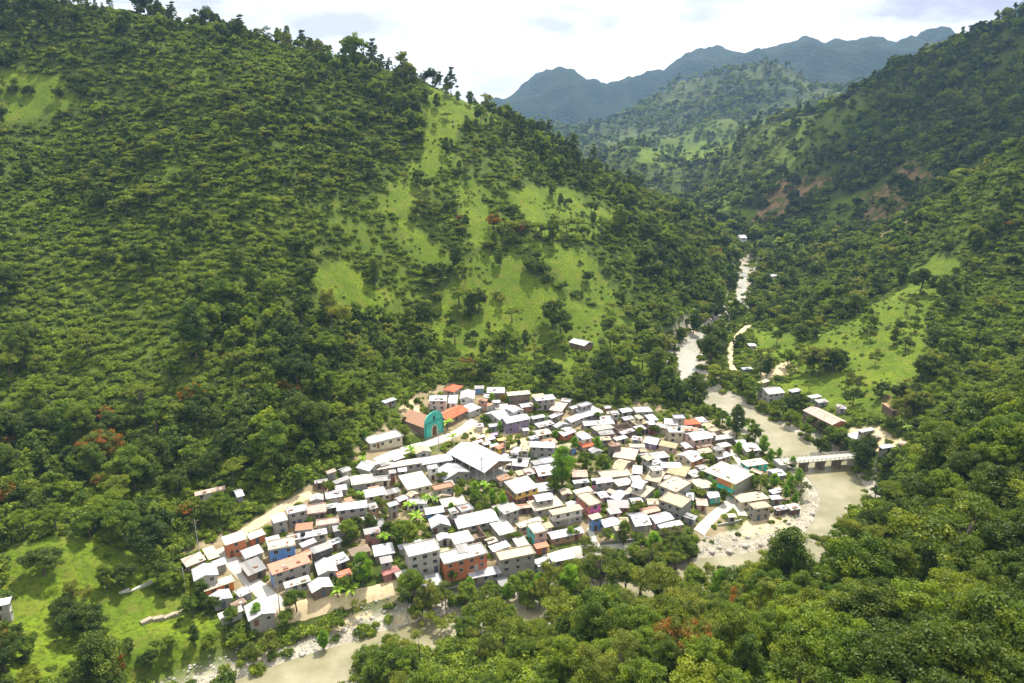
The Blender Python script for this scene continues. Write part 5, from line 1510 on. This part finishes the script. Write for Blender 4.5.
def instancer(name, protos, x, y, z, s, k, zs=1.0, sink=.15):
    """one stuff object: a point cloud whose geometry nodes modifier puts a whole plant on every point"""
    src = bpy.data.collections.new(name + '_plants')
    for i, (cm, tm) in enumerate(protos):
        me = cm
        if tm is not None:
            # crown and trunk of one plant joined in one mesh
            a, b = cm, tm
            va = np.zeros(len(a.vertices) * 3, np.float32); a.vertices.foreach_get('co', va); vb = np.zeros(len(b.vertices) * 3, np.float32); b.vertices.foreach_get('co', vb)
            fa = [tuple(p.vertices) for p in a.polygons]; fb = [tuple(q + len(a.vertices) for q in p.vertices) for p in b.polygons]
            me = bpy.data.meshes.new(f'plant_{i}'); me.from_pydata(np.concatenate([va, vb]).reshape(-1, 3).tolist(), [], fa + fb)
            me.materials.append(a.materials[0]); me.materials.append(BARK)
            me.polygons.foreach_set('material_index', [0] * len(fa) + [1] * len(fb))
            t = np.zeros(len(a.vertices) * 4, np.float32); a.attributes['tone'].data.foreach_get('color', t)
            set_attr(me, 'tone', 'FLOAT_COLOR', 'POINT', np.concatenate([t, np.zeros(len(b.vertices) * 4, np.float32)]), 'color')
            me.update()
        o = bpy.data.objects.new(f'{name}_plant_{i:03d}', me); src.objects.link(o)
    me = bpy.data.meshes.new(name)
    me.vertices.add(len(x)); me.vertices.foreach_set('co', np.stack([x, y, z - sink], 1).astype(np.float32).ravel())
    set_attr(me, 'plant_index', 'INT', 'POINT', np.asarray(k, np.int32))
    rot = np.zeros((len(x), 3), np.float32); rot[:, 2] = gP.uniform(0, 6.28, len(x)); rot[:, 0] = gP.normal(0, .05, len(x)); rot[:, 1] = gP.normal(0, .05, len(x))
    set_attr(me, 'plant_turn', 'FLOAT_VECTOR', 'POINT', rot, 'vector')
    sv = np.stack([s * gP.uniform(.9, 1.15, len(x)), s * gP.uniform(.9, 1.15, len(x)), s * zs * gP.uniform(.85, 1.15, len(x))], 1).astype(np.float32)
    set_attr(me, 'plant_size', 'FLOAT_VECTOR', 'POINT', sv, 'vector')
    o = link(name, me); tag(o, kind='stuff')
    ng = bpy.data.node_groups.new(name + '_nodes', 'GeometryNodeTree')
    ng.interface.new_socket('Geometry', in_out='INPUT', socket_type='NodeSocketGeometry'); ng.interface.new_socket('Geometry', in_out='OUTPUT', socket_type='NodeSocketGeometry')
    N = ng.nodes.new; gi = N('NodeGroupInput'); go = N('NodeGroupOutput'); ip = N('GeometryNodeInstanceOnPoints'); ci = N('GeometryNodeCollectionInfo')
    ci.inputs['Collection'].default_value = src; ci.inputs['Separate Children'].default_value = True; ci.inputs['Reset Children'].default_value = True
    def na(nm, ty):
        q = N('GeometryNodeInputNamedAttribute'); q.data_type = ty; q.inputs['Name'].default_value = nm; return q.outputs[0]
    e2r = N('FunctionNodeEulerToRotation'); L = ng.links.new
    L(na('plant_turn', 'FLOAT_VECTOR'), e2r.inputs[0])
    L(gi.outputs[0], ip.inputs['Points']); L(ci.outputs[0], ip.inputs['Instance']); ip.inputs['Pick Instance'].default_value = True
    L(na('plant_index', 'INT'), ip.inputs['Instance Index']); L(e2r.outputs[0], ip.inputs['Rotation']); L(na('plant_size', 'FLOAT_VECTOR'), ip.inputs['Scale'])
    L(ip.outputs[0], go.inputs[0])
    md = o.modifiers.new('plants', 'NODES'); md.node_group = ng
    return o
plist = []; pidx = {}
for lod in ('near', 'mid', 'far'):
    for k in KINDS:
        pidx[k, lod] = len(plist), len(PROTO[k, lod]); plist += PROTO[k, lod]
lodn = np.where(Rr < 200, 0, np.where(Rr < 720, 1, 2))
pi = np.zeros(len(X), int)
for li, lod in enumerate(('near', 'mid', 'far')):
    for ki, k in enumerate(KINDS):
        m = (lodn == li) & (K == ki); a, b = pidx[k, lod]; pi[m] = a + gP.integers(0, b, m.sum())
instancer('forest', plist, X[rest], Y[rest], Z[rest], S[rest], pi[rest])
instancer('undergrowth', PROTO['bush', 'mid'] + PROTO['bush', 'far'], BX, BY, BZ, BS, BK, .9)

# trees of the village and the pastures, placed by hand: (base u, base v, height m, kind, label)
HAND = []
def hand(u, v, h, kind, lab, grp=None, wide=1.0):
    x, y, z = (float(q[0]) for q in unproject(u, v))
    s = h / {'pine': 12, 'tall': 11, 'lush': 11, 'banana': 4.2, 'palm': 9.5, 'airy': 9, 'flat': 8.2, 'bush': 2}.get(kind, 9.6)
    root = put_tree(kind, 'near', x, y, z, s, gP.uniform(0, 6.28), lab, grp)
    root.scale = (s * wide, s * wide, s); HAND.append((root, u, v - h * .6 * F / math.sqrt(x * x + y * y + (z - CAMZ) ** 2), kind))
for t in [(562, 486, 16, 'lush', 'tall bright green tree beside the wide grey block house', 1.1), (587, 470, 9, 'broad', None), (603, 470, 8, 'broad', None), (597, 452, 7, 'lush', None), (574, 452, 7, 'lush', None),
          (553, 492, 7, 'broad', None), (406, 548, 11, 'broad', 'large round tree between white roofs left of the long white house', 1.1), (389, 540, 8, 'dark', None), (386, 546, 6, 'banana', None), (372, 532, 8, 'dark', None), (348, 543, 9, 'broad', None), (355, 535, 8, 'dark', None),
          (363, 585, 11, 'lush', 'bright upright tree in the garden left of the maroon roofed hut', 1.0), (352, 597, 5, 'banana', None), (338, 598, 5, 'banana', None), (345, 592, 6, 'broad', None),
          (297, 612, 8, 'broad', 'round tree beside the sandy road, right of the large corner house', 1.0), (258, 622, 6, 'lush', None), (232, 625, 6, 'broad', None), (203, 605, 8, 'tall', None), (213, 612, 6, 'dark', None),
          (458, 500, 6, 'broad', None), (475, 499, 7, 'lush', None), (492, 505, 6, 'lush', None), (485, 492, 5, 'banana', None), (503, 508, 6, 'lush', None), (468, 490, 5, 'flat', None), (410, 512, 5, 'banana', None), (425, 505, 4.5, 'banana', None), (436, 505, 4.5, 'banana', None),
          (623, 545, 9, 'tall', 'dark conical tree above the white riverside street', 1.0), (606, 540, 5, 'broad', None), (640, 552, 8, 'broad', None), (655, 556, 9, 'dark', None), (672, 558, 10, 'dark', None), (682, 560, 10, 'dark', None), (662, 548, 7, 'airy', None), (690, 552, 7, 'broad', None),
          (760, 493, 8, 'broad', None), (773, 490, 7, 'lush', None), (790, 492, 7, 'lush', None), (798, 485, 7, 'lush', None), (750, 485, 6, 'lush', None), (785, 500, 6, 'lush', None), (795, 505, 5, 'lush', None), (800, 498, 6, 'airy', None),
          (763, 455, 9, 'lush', None), (755, 440, 9, 'broad', None), (736, 438, 16, 'tall', 'tall slender tree standing between the village and the upper river', .8), (748, 432, 8, 'broad', None), (722, 425, 8, 'broad', None), (770, 462, 6, 'lush', None), (738, 455, 6, 'lush', None), (792, 470, 6, 'lush', None),
          (492, 405, 6, 'lush', None), (503, 404, 5, 'flame', None), (597, 421, 5, 'broad', None), (655, 436, 6, 'broad', None), (640, 436, 5, 'broad', None), (500, 432, 5, 'lush', None), (510, 452, 5, 'flat', None), (486, 424, 5, 'broad', None),
          (723, 503, 6, 'tall', None), (700, 500, 5, 'flat', None), (560, 438, 5, 'broad', None), (536, 412, 5, 'broad', None), (704, 463, 5, 'broad', None), (710, 464, 5, 'broad', None), (570, 540, 5, 'lush', None), (612, 543, 4, 'banana', None), (575, 537, 4, 'flat', None),
          (425, 600, 5, 'banana', None), (442, 607, 7, 'broad', None), (452, 583, 5, 'broad', None), (470, 595, 6, 'lush', None), (490, 600, 7, 'broad', None), (520, 605, 12, 'broad', None), (548, 612, 15, 'airy', 'thin tall tree leaning over the river below the stained concrete house', .7), (535, 600, 9, 'airy', None), (570, 600, 12, 'lush', None), (600, 590, 13, 'airy', None), (575, 595, 9, 'flat', None),
          (785, 598, 19, 'tall', 'tallest tree at the riverside, standing free against the pale gravel', 1.15), (770, 600, 13, 'flat', None), (745, 605, 13, 'broad', None), (720, 605, 11, 'lush', None), (690, 600, 12, 'broad', None), (655, 600, 13, 'broad', None), (640, 600, 14, 'flat', None), (625, 598, 13, 'broad', None), (660, 575, 10, 'airy', None),
          (85, 640, 13, 'dark', 'dark bushy tree in the middle of the left meadow, largest of its clump', 1.0), (70, 625, 10, 'dark', None), (97, 650, 8, 'dark', None), (78, 612, 9, 'airy', None), (110, 655, 6, 'airy', None), (90, 632, 9, 'dark', None),
          (125, 588, 9, 'dark', 'round dark tree at the upper right edge of the left meadow', 1.0), (107, 590, 8, 'tall', None), (130, 655, 5, 'tall', None), (45, 575, 10, 'dark', 'wide dark tree at the upper edge of the left meadow', 1.3), (14, 652, 8, 'dark', None), (5, 672, 10, 'dark', None), (26, 660, 7, 'broad', None),
          (168, 595, 8, 'broad', None), (180, 590, 6, 'broad', None), (193, 618, 7, 'broad', None), (168, 655, 6, 'broad', None), (195, 645, 6, 'tall', None), (150, 668, 6, 'dark', None), (210, 650, 6, 'broad', None), (240, 648, 5, 'broad', None),
          (812, 428, 7, 'broad', None), (822, 433, 7, 'dark', None), (832, 438, 7, 'broad', None), (820, 455, 10, 'dark', None), (840, 452, 11, 'dark', 'largest dark round tree on the bank behind the bridge', 1.2), (805, 440, 9, 'broad', None), (790, 425, 9, 'broad', None), (830, 445, 10, 'broad', None), (855, 458, 8, 'broad', None), (778, 415, 8, 'dark', None), (792, 412, 11, 'dark', None), (800, 410, 10, 'dark', None), (763, 412, 6, 'flat', None), (775, 420, 6, 'flat', None),
          (505, 358, 18, 'broad', 'large round tree on the green hillside meadow, left of the lone house', 1.0), (555, 350, 13, 'broad', None), (605, 385, 20, 'tall', None), (610, 350, 14, 'broad', None), (425, 325, 16, 'dark', None), (375, 285, 15, 'tall', None), (308, 285, 14, 'dark', None), (455, 345, 13, 'broad', None), (462, 280, 13, 'broad', None), (530, 275, 13, 'broad', None), (405, 62, 18, 'pine', None),
          (437, 110, 12, 'tall', None), (465, 285, 10, 'airy', None), (430, 280, 12, 'dark', None), (525, 345, 9, 'tall', None),
          (825, 370, 15, 'dark', None), (832, 372, 16, 'dark', 'tallest dark tree of the row on the right pasture', .9), (813, 372, 13, 'dark', None), (838, 368, 13, 'dark', None), (920, 380, 15, 'dark', 'large dark tree at the right edge of the right pasture', 1.2), (935, 345, 13, 'dark', None), (893, 345, 10, 'tall', None), (905, 350, 9, 'dark', None), (862, 300, 12, 'airy', None), (920, 295, 20, 'dark', None), (905, 315, 9, 'airy', None), (870, 340, 8, 'airy', None), (875, 365, 8, 'airy', None),
          (845, 390, 9, 'airy', None), (858, 395, 9, 'airy', None), (870, 320, 7, 'tall', None), (815, 340, 9, 'broad', None), (790, 365, 8, 'broad', None), (800, 355, 8, 'broad', None), (900, 405, 13, 'dark', None), (912, 415, 12, 'dark', None), (60, 100, 9, 'dark', None), (30, 98, 9, 'dark', None), (15, 95, 8, 'dark', None), (2, 120, 10, 'dark', None)]:
    hand(t[0], t[1], t[2], t[3], t[4], None, t[5] if len(t) > 5 else 1.0)
for u, v, h in [(138, 14, 15), (150, 12, 11), (193, 22, 17), (208, 20, 19), (219, 22, 18), (237, 28, 17), (248, 30, 15), (268, 42, 12), (292, 50, 13), (312, 58, 16), (322, 58, 14), (345, 66, 16), (356, 66, 13), (372, 74, 10),
                (403, 80, 20), (413, 84, 15), (445, 96, 9), (458, 100, 9), (470, 104, 12), (487, 110, 14), (500, 116, 10), (560, 145, 10), (570, 150, 12)]: hand(u, v + 3, h, ['pine', 'airy', 'tall'][int(u) % 3], None)
# palms beside the road end
FRONT = [(430, 612), (448, 616), (462, 606), (478, 612), (496, 614), (508, 602), (528, 612), (540, 606), (556, 604), (566, 590), (585, 584), (590, 606), (604, 578), (612, 600), (618, 572), (634, 566), (645, 578), (650, 562), (664, 566), (676, 572), (690, 566), (700, 592), (420, 628), (440, 632), (462, 640), (478, 632), (388, 655), (372, 668), (405, 662), (300, 640), (275, 652), (255, 660), (322, 650), (336, 632), (352, 615), (284, 628)]
for u, v in FRONT:
    k = str(gP.choice(['broad', 'flat', 'airy', 'lush', 'broad'])); hand(u + gP.uniform(-3, 3), v, gP.uniform(5, 11) if u > 420 else gP.uniform(3, 7), k, None)
GF = [h for h in HOUSES]; ng = 0
for _ in range(900):
    u, v = gP.uniform(200, 790), gP.uniform(392, 590)
    if ng >= 60 or not in_poly(VILL, u, v): continue
    x, y, z = (float(q[0]) for q in unproject(u, v))
    if min(math.hypot(x - h['cen'][0], y - h['cen'][1]) - .45 * max(h['L'], h['W']) for h in GF) < .9 or np.min(np.hypot(_rx - x, _ry - y) - RPTS[:, 2] * .5) < 1 or any(abs(u - t[1]) < 7 and abs(v - t[2]) < 6 for t in HAND): continue
    if in_poly([(462, 424), (515, 424), (515, 452), (462, 452)], u, v): continue
    hand(u, v, gP.uniform(3, 6), str(gP.choice(['lush', 'broad', 'lush', 'flat', 'banana', 'tall'])), None); ng += 1
for u, v, h in [(905, 440, 8), (900, 432, 7), (712, 486, 5)]: hand(u, v, h, 'palm', None)
# ---------------------------------------------------------------- labels that single each house and garden tree out
LM = []
for h in HOUSES:
    if h['label']: LM.append((h['u'], h['v'], h['root']))
short = {}
def nick(r):
    s_ = r['label']
    for a in (' with ', ' under ', ' beside ', ' behind ', ' above ', ' left of ', ' right of ', ' below ', ' in the ', ' at the ', ' between ', ' joined ', ' on the ', ' seen ', ' showing ', ' hidden ', ' half ', ' by the ', ' alone ', ' among ', ' across ', ', '):
        pass
    return s_
NICK = [('brown hall with a long red', 'red roofed hall'), ('small church', 'teal church'), ('bright orange tile roof above', 'orange roof above the hall'), ('long cream single', 'long cream school'),
        ('purple end wall', 'purple ended house'), ('largest white roof', 'big market hall'), ('wide grey block two', 'wide grey block house'), ('wide dark gable', 'dark gabled house'), ('very long grey block', 'very long grey house'),
        ('blue and white front', 'blue fronted house'), ('tall pale grey three', 'three storey house'), ('wide orange brick', 'wide orange brick house'), ('wide white tin roofed', 'wide white roof'), ('roofless brown', 'roofless brick shell'),
        ('teal side wall', 'teal sided house'), ('bright orange brick house', 'small orange brick house'), ('three dark windows', 'white walled house'), ('yellow fronted', 'yellow house'), ('half hidden among', 'small orange tile house'),
        ('flat white roof at the top right', 'pale flat roof'), ('purple walled house', 'purple walled house'), ('orange tile roof at the upper right', 'upper orange tile roof'), ('dusty pink flat', 'dusty pink flat roof'),
        ('magenta left', 'magenta sided house'), ('on top of tan slabs', 'square pale grey house'), ('broad tan slab', 'broad tan slab roof'), ('pink fronted', 'pink house'), ('orange front wall', 'orange fronted house'),
        ('large green and orange', 'green and orange house'), ('beside the white road', 'cream junction house'), ('orange brick two storey house with pale', 'left orange brick house'), ('pale yellow sheet left', 'pale yellow sheet'),
        ('orange painted', 'orange painted house'), ('near left corner', 'near corner gabled house'), ('bright red roof', 'red roofed blue ended house'), ('blue and brown', 'blue and brown house'), ('orange sheet beside', 'orange sheet hut'),
        ('thatched', 'thatched hut'), ('maroon roofed hut', 'maroon hut'), ('river wall below', 'white roof on the river wall'), ('red walled warehouse', 'red warehouse'), ('pale grey house with worn', 'worn roofed house'), ('lone white roofed', 'lone hillside house'), ('shelter at the far end', 'bridge shelter'), ('small blue walled shed', 'blue walled shed')]
LMK = []
for h in HOUSES:
    if not h['label']: continue
    for a, b in NICK:
        if a in h['label']: LMK.append((h, b)); break
def rank_label(u, v, me, pool, noun, maxr=6):
    """nearest landmark side on which this one is an early one, counted in the picture"""
    best = None
    for lm, nick_ in LMK:
        dx, dy = u - lm['u'], v - lm['v']
        if math.hypot(dx, dy) > 170: continue
        side = ('right of' if dx > 0 else 'left of') if abs(dx) > abs(dy) else ('below' if dy > 0 else 'above')
        def on(p):
            ax, ay = p[0] - lm['u'], p[1] - lm['v']
            return (('right of' if ax > 0 else 'left of') if abs(ax) > abs(ay) else ('below' if ay > 0 else 'above')) == side
        d0 = math.hypot(dx, dy)
        rk = 1 + sum(1 for p in pool if p[2] is not me and on(p) and math.hypot(p[0] - lm['u'], p[1] - lm['v']) < d0)
        key = (rk, d0)
        if best is None or key < best[0]: best = (key, rk, side, nick_)
    if best is None: return None
    o = {1: 'nearest', 2: 'second nearest', 3: 'third nearest', 4: 'fourth nearest', 5: 'fifth nearest'}.get(best[1], f'{best[1]}th nearest')
    return f'{o} {noun} {best[2]} the {best[3]}'
pool = [(h['u'], h['v'], h['root']) for h in HOUSES]
def clip(l): return ' '.join(l.split()[:16])
def fit(d, w_):
    l = f"{d}, {w_ or 'upstream'}"
    for a, b in ((' storey', '-storey'), (' nearest ', ' '), ('weathered pale tin', 'weathered tin'), (' roof,', ',')):
        if len(l.split()) > 16 or a == ' storey': l = l.replace(a, b) if a != ' nearest ' else re.sub(r'(second|third|fourth|fifth|\d+th) nearest', r'\1', l)
    if len(l.split()) > 16: l = l.replace('lilac grey tin', 'lilac tin').replace('pale grey two', 'pale two').replace('grey block two', 'grey two').replace('block house', 'house')
    return l
import re
for h in HOUSES:
    if h['label']: continue
    w_ = rank_label(h['u'], h['v'], h['root'], pool, 'building')
    if not w_ or not re.match('nearest|second|third', w_):
        same = [(k['u'], k['v'], k['root']) for k in HOUSES if k['desc'] == h['desc']]
        w_ = rank_label(h['u'], h['v'], h['root'], same, 'such house') or w_
    h['root']['label'] = fit(h['desc'], w_)
    h['root']['group'] = 'houses of the village'
seen = {}
tp = [(u, v, r) for r, u, v, k in HAND]
ADJ = dict(LOOK, banana='broad leaved banana', palm='feathery palm')
for r, u, v, k in HAND:
    if r.get('label'): r['group'] = 'garden and pasture trees'; continue
    w_ = rank_label(u, v, r, tp, 'tree') if (175 < u < 815 and v > 380) else None
    if w_ and not re.match('nearest|second|third', w_): w_ = rank_label(u, v, r, [(a[1], a[2], a[0]) for a in HAND if a[3] == k], 'such plant' if k in ('banana', 'palm') else 'such tree') or w_
    noun = 'plant' if k in ('banana', 'palm') else 'tree'
    if w_: r['label'] = fit(f'{ADJ[k]} {noun}', w_); r['group'] = 'trees of the village gardens'
    else:
        zn = 'on the left meadow' if u < 250 and v > 540 else ('on the right pasture' if u > 740 and v < 440 else ('on the river bank behind the bridge' if u > 740 and v < 480 else ('on the meadow hillside above the village' if v < 400 else 'beside the river')))
        r['label'] = f'{ADJ[k]} {noun} {zn}'; r['group'] = f'{ADJ[k]} trees {zn}'

# ---------------------------------------------------------------- haze
def haze():
    m, nt = newmat('haze_air'); s = NB(nt)
    v_ = s.n('ShaderNodeVolumePrincipled'); v_.inputs['Color'].default_value = (.36, .61, 1.0, 1); v_.inputs['Density'].default_value = HAZE
    v_.inputs['Anisotropy'].default_value = .1
    o = s.n('ShaderNodeOutputMaterial'); s.l(v_.outputs[0], o.inputs['Volume'])
    mb = MB(); mb.box(-5500, 5500, -400, 5500, float(GZ.min()) - 1.5, float(GZ.max()) + 40); tag(mb.build('haze', m), kind='stuff')
HAZE = 0.75e-4
haze()
# ---------------------------------------------------------------- clouds overhead whose shadows lie on the right-hand slopes
def cloud(u, v, r, alt, lx, ly, seed):
    x, y, z = at_range(u, v, r); sd = np.array([math.sin(SUN_AZ) * math.cos(SUN_EL), math.cos(SUN_AZ) * math.cos(SUN_EL), math.sin(SUN_EL)])
    c = np.array([x, y, z]) + sd * alt / sd[2]
    import bmesh
    g = np.random.default_rng(seed); bm = bmesh.new()
    for i in range(26):
        a = g.normal(size=2) * .42; q = bmesh.ops.create_icosphere(bm, subdivisions=3, radius=1.0)['verts']; rr_ = g.uniform(.25, .5) * min(lx, ly); o = g.random(3) * 40
        for vt in q:
            k = 1 + .5 * (float(vnoise(np.array([vt.co[0] * 2 + o[0]]), np.array([vt.co[1] * 2 + vt.co[2] + o[1]]))[0]) - .5)
            vt.co = (vt.co[0] * rr_ * k + a[0] * lx, vt.co[1] * rr_ * k + a[1] * ly, vt.co[2] * rr_ * .5 * k + g.normal() * 0)
    me = bpy.data.meshes.new('cloud'); bm.to_mesh(me); bm.free(); me.polygons.foreach_set('use_smooth', [True] * len(me.polygons))
    if 'cloud' not in _mc:
        m, nt = newmat('cloud'); s = NB(nt); s.bsdf((.9, .9, .92), 1.0); _mc['cloud'] = m
    me.materials.append(_mc['cloud']); o = link('cloud', me); o.location = c; tag(o, kind='stuff')
cloud(985, 105, 1050, 1300, 250, 260, 2)
print('script', time.time() - T0)
